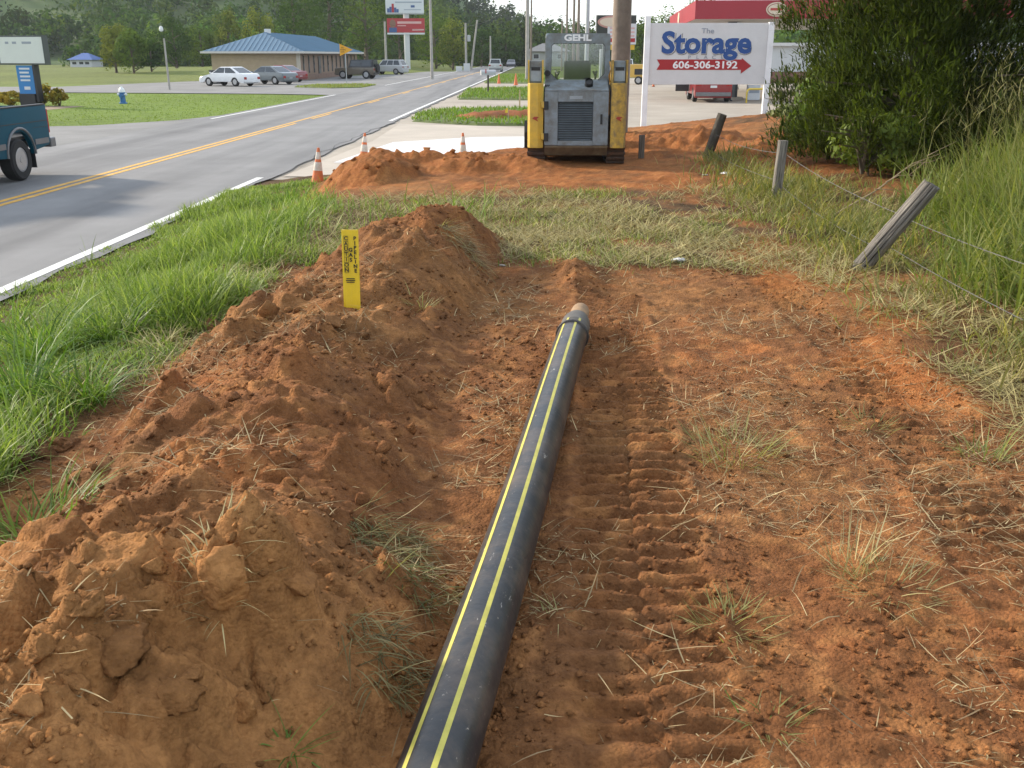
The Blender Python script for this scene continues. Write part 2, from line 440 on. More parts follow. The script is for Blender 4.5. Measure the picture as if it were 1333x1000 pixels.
def height(x, y, fine=True):
    m1, m2, m3 = ridge(x, y), far_mound(x, y), side_mound(x, y)
    m1 = m1 + blocks(x, y) * np.clip(m1 / 0.12, 0, 1)
    z = base_h(x, y) + np.maximum(np.maximum(m1, m2), m3)
    if not fine: return z
    b = bare(x, y)
    mnd = np.clip((m1 + m2 + m3) / 0.15, 0, 1)
    dz, lw = lanes(x, y)
    skid = np.exp(-(((x - 1.05) / 1.1) ** 4 + ((y - 16.6) / 1.7) ** 4))
    calm = (1 - 0.92 * lw) * (1 - 0.7 * skid)
    z = z + 0.05 * fbm(x * 0.8, y * 0.8, 3, 3) * calm
    z = z + b * calm * (0.030 + 0.060 * mnd) * fbm(x * 3.0, y * 3.0, 4, 13, 0.55)
    # slumped, slabby lobes on the ridge, then clods inside clods
    z = z + mnd * 0.34 * lumps(x * 1.0, y * 0.85, 0.55, 21, 0.55, 0.12, 0.42)
    mid = np.clip(0.68 + 1.4 * fbm(x * 1.3, y * 1.3, 3, 33), 0, 1)
    mid2 = np.clip(0.5 + 2.0 * fbm(x * 2.6 + 9, y * 2.6, 3, 34) + 0.2 * mnd, 0, 1)
    z = z + (mnd * 0.85 + b * 0.14) * calm * lumps(x, y, 0.27, 31, 0.55)
    z = z + b * (0.30 + 0.75 * mnd) * calm * mid * lumps(x, y, 0.125, 41, 0.65) * 1.05
    z = z + b * (0.45 + 0.65 * mnd) * (1 - 0.85 * lw) * mid2 * lumps(x, y, 0.062, 51, 0.7) * 1.15
    z = z + b * (0.45 + 0.55 * mid) * (1 - 0.7 * lw) * lumps(x, y, 0.030, 61, 0.65) * 0.95
    nearm = np.exp(-(((x + 1.0) / 0.8) ** 2 + ((y - 2.0) / 0.9) ** 2))
    z = z + nearm * (1.2 * lumps(x, y, 0.105, 141, 0.7) + 1.4 * lumps(x, y, 0.050, 151, 0.75) + 1.3 * lumps(x, y, 0.027, 152, 0.7))
    z = z + b * 0.010 * fbm(x * 24, y * 24, 3, 81, 0.6)
    z = z + (1 - b) * (x > -1.5) * (0.6 * lumps(x, y, 0.10, 45, 0.6) + 0.5 * lumps(x, y, 0.045, 46, 0.6) + 0.02 * fbm(x * 5, y * 5, 3, 47))
    z = z - mnd * 0.030 * np.exp(-(np.abs(fbm(x * 2.2 + 3, y * 2.2, 3, 88)) / 0.02))       # drying cracks
    # crumbly heap at the pipe end
    hp = np.exp(-(((x - 0.52) / 0.17) ** 2 + ((y - 7.75) / 0.50) ** 2))
    z = z + hp * (0.10 + 0.10 * np.abs(fbm(x * 7, y * 7, 3, 97)) + 0.8 * lumps(x, y, 0.10, 98, 0.9))
    z = z + dz * np.clip(b * 1.5, 0, 1) * (1 - mnd)
    return z
def hz(x, y, fine=False):
    return float(height(np.array([float(x)]), np.array([float(y)]), fine)[0])
def hit(pxx, pyy, y0=1.2, y1=30, fine=False, dz=0.0):
    """where the ray of a photo pixel meets the near ground"""
    ys = np.concatenate([np.arange(y0, 8, 0.02), np.arange(8, y1, 0.04)])
    d = np.array([(pxx - 667) / FPX, CT - (pyy - 500) / FPX * ST, -ST - (pyy - 500) / FPX * CT])
    t = ys / d[1]; xs = d[0] * t; zs = CAMZ + d[2] * t
    g = height(xs, ys, fine) + dz
    k = np.argmax(zs <= g)
    return Vector((xs[k], ys[k], float(g[k])))

NC = 600
_y = [0.25]
while _y[-1] < 30: _y.append(_y[-1] + (max(0.0125, 0.0038 * _y[-1]) if _y[-1] < 8.8 else 0.0085 * _y[-1]))
yy = np.array(_y); NR = len(yy)
uu = np.linspace(0, 1, NC)
Yg = np.repeat(yy[:, None], NC, 1)
xL = np.maximum(-(0.74 * yy + 1.7), xr(yy) + 0.10); xR = 0.74 * yy + 1.9
Xg = xL[:, None] + (xR - xL)[:, None] * uu[None, :]
xf, yf = Xg.reshape(-1), Yg.reshape(-1)
zf = height(xf, yf)
# colours of the soil: grey-brown topsoil, red-brown clay, orange subsoil
bf = bare(xf, yf); m1 = ridge(xf, yf); m2 = far_mound(xf, yf) + side_mound(xf, yf)
n1 = fbm(xf * 0.7, yf * 0.7, 4, 101); n2 = fbm(xf * 3.1, yf * 3.1, 4, 111); n3 = fbm(xf * 11, yf * 11, 3, 121)
clay = np.array([0.150, 0.067, 0.034]); brown = np.array([0.122, 0.068, 0.040]); orange = np.array([0.215, 0.085, 0.034]); tan_ = np.array([0.275, 0.142, 0.066])
soil = np.array([0.110, 0.070, 0.036])
col = clay[None, :] * np.ones((len(xf), 1))
def mixc(c, to, k): return c * (1 - k[:, None]) + to[None, :] * k[:, None]
col = mixc(col, brown, np.clip(0.35 + 1.3 * n1 + 0.7 * n2, 0, 0.9))
org = np.clip(sst(1.75, 2.2, xf + 0.5 * n2) * (1 - sst(2.5, 2.8, xf)) * sst(4.2, 5.2, yf) + sst(12.6, 14, yf) * 0.75 + 0.5 * np.clip(m2 / 0.15, 0, 1) - 0.2 + 1.2 * n2, 0, 0.85)
col = mixc(col, orange, org)
lo = np.exp(-(((xf + 1.0) / 0.75) ** 2 + ((yf - 2.0) / 0.8) ** 2))  # near ridge end, painted tan as if the sun lit it
col = mixc(col, tan_, np.clip(lo * 1.0 + (lo - 0.2) * 1.5 * n2 + np.clip(n1 * 1.0 - 0.1, 0, 0.4), 0, 0.8))
col = mixc(col, tan_, np.clip(1.2 * n3 - 0.1, 0, 0.35))
col = col * (1 + 0.35 * n2 + 0.25 * n3)[:, None]
col = col * np.array([[1.42, 1.33, 1.02]])
gcol = soil[None, :] * (1 + 0.8 * n2)[:, None]
bk = (sst(-1.6, -0.8, xf + 0.6 * n1) * np.clip(0.55 + 1.6 * n1 + 0.9 * n2, 0, 1))[:, None]
gcol = gcol * (1 - bk) + np.clip(col * 0.85, 0, 1) * bk
col = gcol * (1 - bf[:, None]) + col * bf[:, None]
def col_at(x, y):
    r_ = int(np.clip(np.searchsorted(yy, y), 0, NR - 1)); c_ = int(np.clip((x - xL[r_]) / (xR[r_] - xL[r_]) * (NC - 1), 0, NC - 1))
    return col[r_ * NC + c_]
vgrid = np.stack([xf, yf, zf], 1)
ii = np.arange(NR * NC).reshape(NR, NC)
quads = np.stack([ii[:-1, :-1], ii[:-1, 1:], ii[1:, 1:], ii[1:, :-1]], -1).reshape(-1, 4)
def facemean(a): return a[quads].mean(1)
fm1, fm2 = facemean(m1), facemean(far_mound(xf, yf))
which = np.where(fm1 > 0.035, 1, np.where(fm2 > 0.05, 2, 0))
DIRT = dirtmat('red_clay')
def sub(mask, name):
    q = quads[mask]; u, inv = np.unique(q, return_inverse=True)
    return np_mesh(name, vgrid[u], inv.reshape(-1, 4), 4, DIRT, None, np.clip(col[u], 0.01, 0.9), smooth=True)
dirt_ground = tag(sub(which == 0, 'dirt_ground'), kind='structure')
spoil = tag(sub(which == 1, 'dirt_mound'), 'long lumpy ridge of dug red-brown clay running beside the black pipe', 'dirt mound')
spoil2 = tag(sub(which == 2, 'dirt_mound'), 'low heap of orange clay between the traffic cones and the loader', 'dirt mound')

# ---- the wide ground sheet
def ground_h(x, y):
    u = -(x - xl(y))
    z = np.full_like(x, GZ - 0.02)
    z = z + 1.3 * sst(3, 16, u) * (1 - sst(24, 55, u)) * sst(108, 165, y)
    z = z + 0.4 * sst(6, 20, x - xr(y)) * sst(120, 170, y)
    return z
gx = np.unique(np.concatenate([np.linspace(-1500, -120, 16), np.linspace(-120, 60, 90), np.linspace(60, 1500, 16)]))
gy = np.unique(np.concatenate([np.linspace(-300, 0, 6), np.linspace(0, 260, 105), np.linspace(260, 2200, 18)]))
GX, GY = np.meshgrid(gx, gy); a, b_ = GX.reshape(-1), GY.reshape(-1)
gi = np.arange(len(a)).reshape(GX.shape)
gq = np.stack([gi[:-1, :-1], gi[:-1, 1:], gi[1:, 1:], gi[1:, :-1]], -1).reshape(-1, 4)
gk = np.clip(0.5 + 1.2 * fbm(a * 0.09, b_ * 0.09, 3, 5), 0, 1)[:, None]
lawn = np.array([0.125, 0.185, 0.026]); field = np.array([0.125, 0.150, 0.036])
far = (sst(64, 90, b_))[:, None]
gc = (lawn * (1 - far) + field * far) * (0.85 + 0.3 * gk)
GRASSG = leafmat('lawn_turf', 0.0, 0.9)
gn = GRASSG.node_tree; pb = gn.nodes['Principled BSDF']
tcn = gn.nodes.new('ShaderNodeTexCoord'); nz = gn.nodes.new('ShaderNodeTexNoise'); nz.inputs['Scale'].default_value = 1.7; nz.inputs['Detail'].default_value = 8; nz.inputs['Roughness'].default_value = 0.7
rp = gn.nodes.new('ShaderNodeValToRGB'); rp.color_ramp.elements[0].position = 0.3; rp.color_ramp.elements[1].position = 0.72
rp.color_ramp.elements[0].color = (0.62, 0.68, 0.6, 1); rp.color_ramp.elements[1].color = (1.3, 1.25, 1.1, 1)
mu = gn.nodes.new('ShaderNodeMix'); mu.data_type = 'RGBA'; mu.blend_type = 'MULTIPLY'; mu.inputs[0].default_value = 1
at = [n for n in gn.nodes if n.type == 'ATTRIBUTE'][0]
gn.links.new(tcn.outputs['Object'], nz.inputs['Vector']); gn.links.new(nz.outputs['Fac'], rp.inputs['Fac'])
gn.links.new(at.outputs['Color'], mu.inputs[6]); gn.links.new(rp.outputs['Color'], mu.inputs[7]); gn.links.new(mu.outputs[2], pb.inputs['Base Color'])
bpn = gn.nodes.new('ShaderNodeBump'); bpn.inputs['Strength'].default_value = 0.8; bpn.inputs['Distance'].default_value = 0.15
nz2 = gn.nodes.new('ShaderNodeTexNoise'); nz2.inputs['Scale'].default_value = 9; nz2.inputs['Detail'].default_value = 5
gn.links.new(tcn.outputs['Object'], nz2.inputs['Vector']); gn.links.new(nz2.outputs['Fac'], bpn.inputs['Height']); gn.links.new(bpn.outputs['Normal'], pb.inputs['Normal'])
ground = tag(np_mesh('ground', np.stack([a, b_, ground_h(a, b_)], 1), gq, 4, GRASSG, None, gc, smooth=True), kind='structure')

# ---- road and paved places
ASPH = mat('road_asphalt', (0.185, 0.185, 0.188), 0.85, 0.14, 0.55, 0.25, 90, spec=0.3, detail=9)
rn = ASPH.node_tree; rl = rn.links; rpb = rn.nodes['Principled BSDF']      # darker wheel tracks, patches and fine cracks
rsrc = rpb.inputs['Base Color'].links[0].from_socket
rtc = rn.nodes.new('ShaderNodeTexCoord'); rmp = rn.nodes.new('ShaderNodeMapping'); rmp.inputs['Scale'].default_value = (1.1, 0.05, 1); rl.new(rtc.outputs['Object'], rmp.inputs['Vector'])
rz1 = rn.nodes.new('ShaderNodeTexNoise'); rz1.inputs['Scale'].default_value = 1.0; rz1.inputs['Detail'].default_value = 4; rl.new(rmp.outputs['Vector'], rz1.inputs['Vector'])
rv = rn.nodes.new('ShaderNodeTexVoronoi'); rv.feature = 'DISTANCE_TO_EDGE'; rv.inputs['Scale'].default_value = 0.33; rl.new(rtc.outputs['Object'], rv.inputs['Vector'])
rr1 = rn.nodes.new('ShaderNodeValToRGB'); rr1.color_ramp.elements[0].position = 0.35; rr1.color_ramp.elements[1].position = 0.65; rr1.color_ramp.elements[0].color = (.72, .72, .72, 1); rr1.color_ramp.elements[1].color = (1.12, 1.11, 1.09, 1)
rr2 = rn.nodes.new('ShaderNodeValToRGB'); rr2.color_ramp.elements[0].position = 0.004; rr2.color_ramp.elements[1].position = 0.012; rr2.color_ramp.elements[0].color = (.45, .45, .45, 1); rr2.color_ramp.elements[1].color = (1, 1, 1, 1)
rl.new(rz1.outputs['Fac'], rr1.inputs['Fac']); rl.new(rv.outputs['Distance'], rr2.inputs['Fac'])
for rmx in (rr1,):
    q_ = rn.nodes.new('ShaderNodeMix'); q_.data_type = 'RGBA'; q_.blend_type = 'MULTIPLY'; q_.inputs[0].default_value = 1
    rl.new(rsrc, q_.inputs[6]); rl.new(rmx.outputs['Color'], q_.inputs[7]); rsrc = q_.outputs[2]
rl.new(rsrc, rpb.inputs['Base Color'])
ASPH2 = mat('lot_asphalt', (0.195, 0.192, 0.187), 0.9, 0.2, 0.4, 0.25, 60, spec=0.25, detail=9)
CONC = mat('lot_concrete', (0.33, 0.29, 0.24), 0.9, 0.18, 0.35, 0.15, 50, spec=0.25, detail=9)
YEL = mat('road_paint_yellow', (0.60, 0.33, 0.05), 0.7, 0.25, 6)
WHI = mat('road_paint_white', (0.66, 0.66, 0.63), 0.7, 0.16, 5)
def sheet(name, pts, z, m, parent=None, thick=0.0):
    b = B()
    b.bm.faces.new([b.bm.verts.new((p[0], p[1], z)) for p in pts])
    o = b.build(name, m, parent)
    if o.data.polygons[0].normal.z < 0: o.data.flip_normals()
    return o
def strip(fx0, fx1, ys, z):
    b = B(); prev = None
    for y in ys:
        cur = (b.bm.verts.new((fx0(y), y, z)), b.bm.verts.new((fx1(y), y, z)))
        if prev: b.bm.faces.new((prev[0], prev[1], cur[1], cur[0]))
        prev = cur
    return b
ZR = GZ + 0.04
rndl = random.Random(3)
road = tag(strip(lambda y: xl(y) - 0.35, lambda y: xr(y) + 0.22 + 0.05 * math.sin(y * 1.7) + 0.04 * math.sin(y * 4.1), [-25 + 0.75 * i for i in range(110)] + [60 + 10 * i for i in range(40)], ZR).build('road', ASPH), kind='structure')
def line(name, f, w, y0, y1, m, step=1.0):
    n = max(2, int((y1 - y0) / step)); ys = [y0 + (y1 - y0) * i / n for i in range(n + 1)]
    return strip(lambda y: f(y) - w / 2, lambda y: f(y) + w / 2, ys, ZR + 0.004).build(name, m, road)
line('centre_line', lambda y: xc_(y) - 0.11, 0.12, -20, 400, YEL)
line('centre_line', lambda y: xc_(y) + 0.11, 0.12, -20, 34, YEL)
for k in range(28):
    line('centre_line', lambda y: xc_(y) + 0.11, 0.12, 36.5 + 12.2 * k, 39.8 + 12.2 * k, YEL)
line('edge_line', xr, 0.14, -20, 18.6, WHI)
line('edge_line', xr, 0.14, 35.3, 400, WHI)
line('edge_line', xl, 0.12, 36.5, 59, WHI)
line('edge_line', xl, 0.12, 78, 400, WHI)
b = B()                                             # dark crack where the drive meets the road
pts = [(xr(y) + 0.30 + 0.10 * rndl.uniform(-1, 1) - 0.25 * math.sin((y - 20) / 16 * math.pi), y) for y in [19 + 0.8 * i for i in range(22)]]
for i in range(len(pts) - 1):
    w0, w1 = rndl.uniform(0.003, 0.018), rndl.uniform(0.003, 0.018)
    b.quad((pts[i][0]-w0, pts[i][1], ZR+.006), (pts[i][0]+w0, pts[i][1], ZR+.006), (pts[i+1][0]+w1, pts[i+1][1], ZR+.006), (pts[i+1][0]-w1, pts[i+1][1], ZR+.006))
b.build('joint_crack', mat('crack_tar', (0.02, 0.02, 0.02), 0.8), road)
tag(sheet('side_street', [(-70, 2), (xl(2) - .3, 2), (xl(36) - .3, 36.5), (xl(39) - .35, 39.5), (-12.2, 36), (-14.2, 33.2), (-20, 31.6), (-70, 30)], GZ + 0.02, ASPH2), kind='structure')
tag(sheet('parking_lot', [(-60, 65.5), (-28, 63.6), (-15, 61.3), (xl(60) - .3, 59.5), (xl(145) - .3, 145), (-19.2, 145), (-19.4, 94), (-28.6, 92), (-34, 75), (-60, 76)], GZ + 0.02, ASPH2), kind='structure')
fore = tag(sheet('forecourt', [(xr(17) + .15, 18.5), (80, 18.5), (80, 105), (xr(105) + .15, 105)], GZ + 0.015, CONC), kind='structure')
DRV = mat('driveway_concrete', (0.40, 0.35, 0.29), 0.85, 0.15, 0.5, 0.1, 40, detail=8)
tag(sheet('driveway', [(xr(19) + .35, 18.9), (1.5, 18.9), (1.8, 30.8), (-0.5, 32.8), (xr(34) + .5, 34.0), (xr(27) + 0.75, 27)], GZ + 0.028, DRV), kind='structure')
NEWC = mat('fresh_concrete', (0.62, 0.61, 0.60), 0.6, 0.07, 1.2, spec=0.5)
sheet('fresh_slab', [(-3.9, 21.4), (1.2, 21.2), (1.3, 28.6), (-1.0, 28.3), (-3.2, 26.6)], GZ + 0.034, NEWC, None).name = 'concrete_slab'
tag(bpy.data.objects['concrete_slab'], kind='structure')
BLADE = leafmat('grass_blades', 0.42, 0.5)
def island(pts, zt, colr, nb, seed, hgt=0.16, lab='grass strip'):
    """raised grass verge with its own blades"""
    rng = np.random.default_rng(seed)
    P2 = np.array(pts); c = P2.mean(0)
    b = B(); n = len(pts)
    lo_ = [b.bm.verts.new((p[0], p[1], GZ + 0.005)) for p in pts]
    hi = [b.bm.verts.new((c[0] + (p[0]-c[0]) * .93, c[1] + (p[1]-c[1]) * .97, zt)) for p in pts]
    for i in range(n): b.bm.faces.new((lo_[i], lo_[(i+1) % n], hi[(i+1) % n], hi[i]))
    b.bm.faces.new(hi)
    o = b.build('grass_verge', mat('verge_soil', (0.085, 0.11, 0.03), 0.95, 0.3, 3)); tag(o, kind='structure')
    mn, mx = P2.min(0), P2.max(0); out_ = []
    while len(out_) < nb:
        q = rng.uniform(mn, mx)
        s = 0; ins = False; j = n - 1
        for i in range(n):
            if ((P2[i, 1] > q[1]) != (P2[j, 1] > q[1])) and (q[0] < (P2[j, 0]-P2[i, 0]) * (q[1]-P2[i, 1]) / (P2[j, 1]-P2[i, 1]) + P2[i, 0]): ins = not ins
            j = i
        if ins: out_.append(q)
    q = np.array(out_); base = np.column_stack([q, np.full(nb, zt - 0.03)])
    cc = np.array(colr)[None, :] * rng.uniform(0.65, 1.35, (nb, 1)) * np.array([[1, 1, 1]]) ; cc[:, 0] *= rng.uniform(0.8, 1.35, nb)
    g = blades('verge_turf', base, rng.uniform(0, 6.28, nb), rng.uniform(.6, 1.3, nb) * hgt, rng.uniform(.03, .06, nb), rng.uniform(0, .5, nb), rng.uniform(.2, .9, nb), cc, 2, BLADE, o)
    tag(g, kind='stuff')
    return o
LG = (0.13, 0.22, 0.035)
island([(xr(35.5)+.75, 35.2), (-1.2, 33.2), (3.6, 32.8), (4.2, 42.6), (-0.8, 43.4), (xr(43)+.9, 42.2), (xr(39)+.5, 39)], GZ + .10, LG, 5200, 1)
island([(xr(53)+.9, 53), (0.5, 52.2), (4.5, 52.4), (4.5, 69), (0.2, 71), (xr(66)+.5, 68)], GZ + .10, LG, 5200, 2, .2)
island([(xr(83)+.6, 84), (4.5, 82), (4.5, 118), (xr(118)+.5, 120)], GZ + .10, LG, 5200, 3, .22)
island([(-16.0, 73.5), (-12.8, 71.2), (xl(72)-.8, 72.5), (xl(79)-.8, 79), (-12.5, 81), (-15.5, 79.5)], GZ + .08, (0.17, 0.22, 0.04), 2500, 4, .12)
# strip of dug clay in the first verge
bx = np.linspace(-2.6, 3.4, 50); by = np.linspace(35.2, 39.6, 34); BX, BY = np.meshgrid(bx, by); q1, q2 = BX.reshape(-1), BY.reshape(-1)
env = np.clip(1 - ((q1 - 0.6) / 2.9) ** 4 - ((q2 - 37.3 - 0.3 * np.sin(q1)) / 1.7) ** 2, 0, 1)
zz = GZ + 0.04 + env * (0.26 + 0.25 * fbm(q1 * 1.5, q2 * 1.5, 3, 8)) + env * 0.5 * lumps(q1, q2, 0.5, 5)
bi = np.arange(len(q1)).reshape(BX.shape); bq = np.stack([bi[:-1, :-1], bi[:-1, 1:], bi[1:, 1:], bi[1:, :-1]], -1).reshape(-1, 4)
bc = np.array([0.25, 0.10, 0.045])[None, :] * (1 + 0.7 * fbm(q1 * 2, q2 * 2, 3, 3))[:, None]
tag(np_mesh('dirt_mound', np.stack([q1, q2, zz], 1), bq, 4, DIRT, None, bc, smooth=True), 'flat strip of dug clay in the grass verge between two driveways', 'dirt mound')

# ---- hills with woods
def hill_h(x, y):
    s = x / np.maximum(y, 1)                              # the ridge is lower towards the right
    top = np.interp(s * FPX / CT + 667, [-900, 250, 420, 560, 610, 650, 690, 730, 780, 850, 920, 1050, 1500, 2600], [92, 80, 66, 48, 26, 15.5, 10.5, 6.5, 5, 9, 14, 17, 26, 40])
    rise = sst(215, 560, y)
    return -3 + (top + 3) * rise + 6 * fbm(x * 0.012, y * 0.012, 3, 19) * rise
hx = np.linspace(-700, 700, 90); hy = np.linspace(200, 760, 50)
HX, HY = np.meshgrid(hx, hy); a, b_ = HX.reshape(-1), HY.reshape(-1)
hi_ = np.arange(len(a)).reshape(HX.shape)
hq = np.stack([hi_[:-1, :-1], hi_[:-1, 1:], hi_[1:, 1:], hi_[1:, :-1]], -1).reshape(-1, 4)
tag(np_mesh('hills', np.stack([a, b_, hill_h(a, b_)], 1), hq, 4, mat('forest_floor', (0.065, 0.105, 0.024), 0.95, 0.3, 0.1), None, smooth=True), kind='structure')
LEAF = leafmat('tree_leaves', 0.30, 0.8, spec=0.05)
def crown_pts(rng, c, rad, nclump, nleaf, lsize, colA, colB, squash=0.75):
    """leaf quads gathered in clumps over an uneven crown"""
    u = rng.normal(size=(nclump, 3)); u /= np.linalg.norm(u, axis=1, keepdims=True)
    rr = rng.uniform(0.45, 1.0, nclump) ** 0.6
    cc = u * rr[:, None] * 0.78
    cr_ = rng.uniform(0.20, 0.40, nclump)
    k = rng.integers(0, nclump, nleaf)
    v = rng.normal(size=(nleaf, 3)); v /= np.linalg.norm(v, axis=1, keepdims=True)
    p = cc[k] + v * (cr_[k] * rng.uniform(0.55, 1.05, nleaf) ** 0.5)[:, None]
    n = 0.8 * v + 0.9 * p + 0.38 * rng.normal(size=(nleaf, 3))
    ctr = np.asarray(c) + p * np.asarray(rad)
    t = np.clip(rng.uniform(0, 1, nclump)[k] * 0.7 + rng.uniform(0, 0.3, nleaf), 0, 1)[:, None]
    col_ = np.asarray(colA) * (1 - t) + np.asarray(colB) * t
    vv, ff = quads_cloud(ctr, n, rng.uniform(0.6, 1.4, nleaf) * lsize, rng)
    return vv, ff, np.repeat(col_, 4, 0)
def merge(parts):
    V, F, K, o = [], [], [], 0
    for v, f, k in parts:
        V.append(v); F.append(f + o); K.append(k); o += len(v)
    return np.concatenate(V), np.concatenate(F), np.concatenate(K)
rng = np.random.default_rng(11)
parts = []
cnt = 0
while cnt < 1500:
    y = 218 + 420 * rng.uniform() ** 1.5
    s = rng.uniform(-0.72, 0.72)
    x = s * y
    if s * FPX / CT + 667 < 112 and y < 258: continue                 # open pasture on the slope
    if s * FPX / CT + 667 > 700 and rng.uniform() < 0.45: continue
    z = hill_h(np.array([x]), np.array([y]))[0]
    r = rng.uniform(4.2, 8.0); h = rng.uniform(4.2, 7.5)
    g = np.clip(0.42 + 1.3 * vnoise(np.array([x / 55.0]), np.array([y / 55.0]), 9)[0] + rng.uniform(-.3, .3), 0, 1); yl = rng.uniform(0.85, 1.45)
    ca = np.array([0.016, 0.042, 0.007]) * (0.35 + 1.3 * g); cb = np.array([0.070, 0.135, 0.016]) * (0.40 + 1.4 * g) * np.array([yl, 1, 1])
    nl = int(np.clip(210 * (300 / y) ** 1.2, 60, 260))
    parts.append(crown_pts(rng, (x, y, z + h * 0.85), (r, r, h), 14, nl, 1.05 * (y / 300) ** 0.4 * 1.1, ca, cb)); cnt += 1
v, f, k = merge(parts)
tag(np_mesh('woods', v, f, 4, LEAF, None, k), 'mixed green woods covering the hills behind the road', 'woods', kind='stuff')

BARK = mat('bark', (0.11, 0.085, 0.06), 0.9, 0.35, 6, 0.5, 18)
def tree(name, loc, hgt, rad, label, seed, colA, colB, nleaf=900, lsize=0.5, trunk=None, crown_lo=0.25, group=None, ncl=26, squash=1.0):
    rg = np.random.default_rng(seed); rr_ = random.Random(seed)
    t = root(name, loc, label, 'tree', 0, group)
    tr = trunk or hgt * 0.028
    b = B(); zb = hgt * crown_lo
    b.tube([(0, 0, -0.3), (0.02*hgt*rr_.uniform(-1, 1), 0, zb), (0.03*hgt*rr_.uniform(-1, 1), 0.02*hgt, hgt*.55), (0, 0, hgt*.86)], [tr*1.25, tr, tr*.65, tr*.15], 8)
    for i in range(7):
        a = rr_.uniform(0, 6.28); z0 = zb + (hgt*.75 - zb) * i / 7 + 0.02
        b.tube([(0, 0, z0), (math.cos(a)*rad*.4, math.sin(a)*rad*.4, z0 + hgt*.09), (math.cos(a)*rad*.8, math.sin(a)*rad*.8, z0 + hgt*.13)], [tr*.45, tr*.25, tr*.06], 5)
    b.build('trunk', BARK, t, smooth=True)
    hz_ = (hgt - zb) / 2
    v, f, k = crown_pts(rg, (0, 0, zb + hz_), (rad, rad, hz_ * 1.08), ncl, nleaf, lsize, colA, colB)
    np_mesh('crown', v, f, 4, LEAF, t, k)
    return t
# ================================================================== PIPE
BLACK = mat('polyethylene_black', (0.018, 0.019, 0.021), 0.38, 0.25, 9, 0.10, 30, spec=0.5)
n_ = BLACK.node_tree; pb = n_.nodes['Principled BSDF']          # dried mud specks and pale scuffs on the plastic
tcn = n_.nodes.new('ShaderNodeTexCoord')
def speck(scale, lo_, hi, colr, prev, strech=(1, 1, 1)):
    mp_ = n_.nodes.new('ShaderNodeMapping'); mp_.inputs['Scale'].default_value = strech
    z = n_.nodes.new('ShaderNodeTexNoise'); z.inputs['Scale'].default_value = scale; z.inputs['Detail'].default_value = 6; z.inputs['Roughness'].default_value = 0.75
    r_ = n_.nodes.new('ShaderNodeValToRGB'); r_.color_ramp.elements[0].position = lo_; r_.color_ramp.elements[1].position = hi
    mx = n_.nodes.new('ShaderNodeMix'); mx.data_type = 'RGBA'; mx.inputs[7].default_value = (*colr, 1)
    n_.links.new(tcn.outputs['Object'], mp_.inputs['Vector']); n_.links.new(mp_.outputs['Vector'], z.inputs['Vector'])
    n_.links.new(z.outputs['Fac'], r_.inputs['Fac']); n_.links.new(r_.outputs['Color'], mx.inputs[0]); n_.links.new(prev, mx.inputs[6])
    return mx.outputs[2]
prev = [l.from_socket for l in n_.links if l.to_socket == pb.inputs['Base Color']][0]
prev = speck(3.2, 0.46, 0.80, (0.12, 0.085, 0.06), prev)
prev = speck(48, 0.635, 0.70, (0.30, 0.25, 0.20), prev, (1, .55, 1))
prev = speck(17, 0.645, 0.70, (0.45, 0.41, 0.37), prev, (1.6, .5, 1.6))
n_.links.new(prev, pb.inputs['Base Color'])
STRIPE = mat('pipe_stripe_yellow', (0.46, 0.41, 0.07), 0.5, 0.2, 14)
PR = 0.093                                                       # 8 inch gas main
A0 = px(565, 1000, 0.10); A1 = px(748, 437, 0.10)
dirv = (A1 - A0); dirv.z = 0; plen = dirv.length; yaw = math.atan2(-dirv.x, dirv.y)
pipe = root('gas_pipe', (A0.x, A0.y, 0.10), 'black plastic gas pipe with two yellow stripes lying on the clay', 'pipe', yaw)
def sag(t): return 0.010 * math.sin(t * 1.1 + 0.6)
seg = [i * 0.12 for i in range(-14, int(plen / 0.12) + 1)] + [plen]
def ring(bm, y, r, n=40): return [bm.verts.new((sag(y)*1.2 + math.cos(2*math.pi*k/n)*r, y, math.sin(2*math.pi*k/n)*r)) for k in range(n)]
b = B(); prev_r = None
for y in seg:
    rg = ring(b.bm, y, PR)
    if prev_r: [b.bm.faces.new((prev_r[k], prev_r[(k+1) % 40], rg[(k+1) % 40], rg[k])) for k in range(40)]
    prev_r = rg
b.build('barrel', BLACK, pipe, smooth=True)
for a0 in (R(124), R(77), R(-60), R(197)):                        # the yellow co-extruded stripes
    b = B(); pv = None; hw = 0.0072
    for y in seg:
        c_ = []
        for da in (-hw / PR, 0, hw / PR):
            c_.append(b.bm.verts.new((sag(y)*1.2 + math.cos(a0 + da) * (PR + .0008), y, math.sin(a0 + da) * (PR + .0008))))
        if pv: [b.bm.faces.new((pv[i], pv[i+1], c_[i+1], c_[i])) for i in range(2)]
        pv = c_
    b.build('stripe', STRIPE, pipe, smooth=True)
def lathe_y(prof, y0, name, m, parent, n=36):
    mt = Matrix.Translation((sag(plen)*1.2, y0, 0)) @ Matrix.Rotation(R(-90), 4, 'X')
    return B().lathe(prof, n, mt).build(name, m, parent, smooth=True)
lathe_y([(PR*.98, -.014), (PR+.010, -.010), (PR+.012, -.004), (PR+.003, 0), (PR+.011, .004), (PR+.010, .011), (PR*.98, .015)], plen, 'fusion_bead', BLACK, pipe)
GREYPE = mat('reducer_dusty', (0.085, 0.075, 0.062), 0.6, 0.35, 10, 0.1, 30)
red = lathe_y([(PR, .012), (PR, .10), (PR*1.01, .102), (PR*1.01, .112), (PR, .114), (PR, .24), (PR*.97, .27), (PR*.86, .33), (PR*.70, .38), (PR*.60, .40)], plen, 'reducer', GREYPE, pipe)
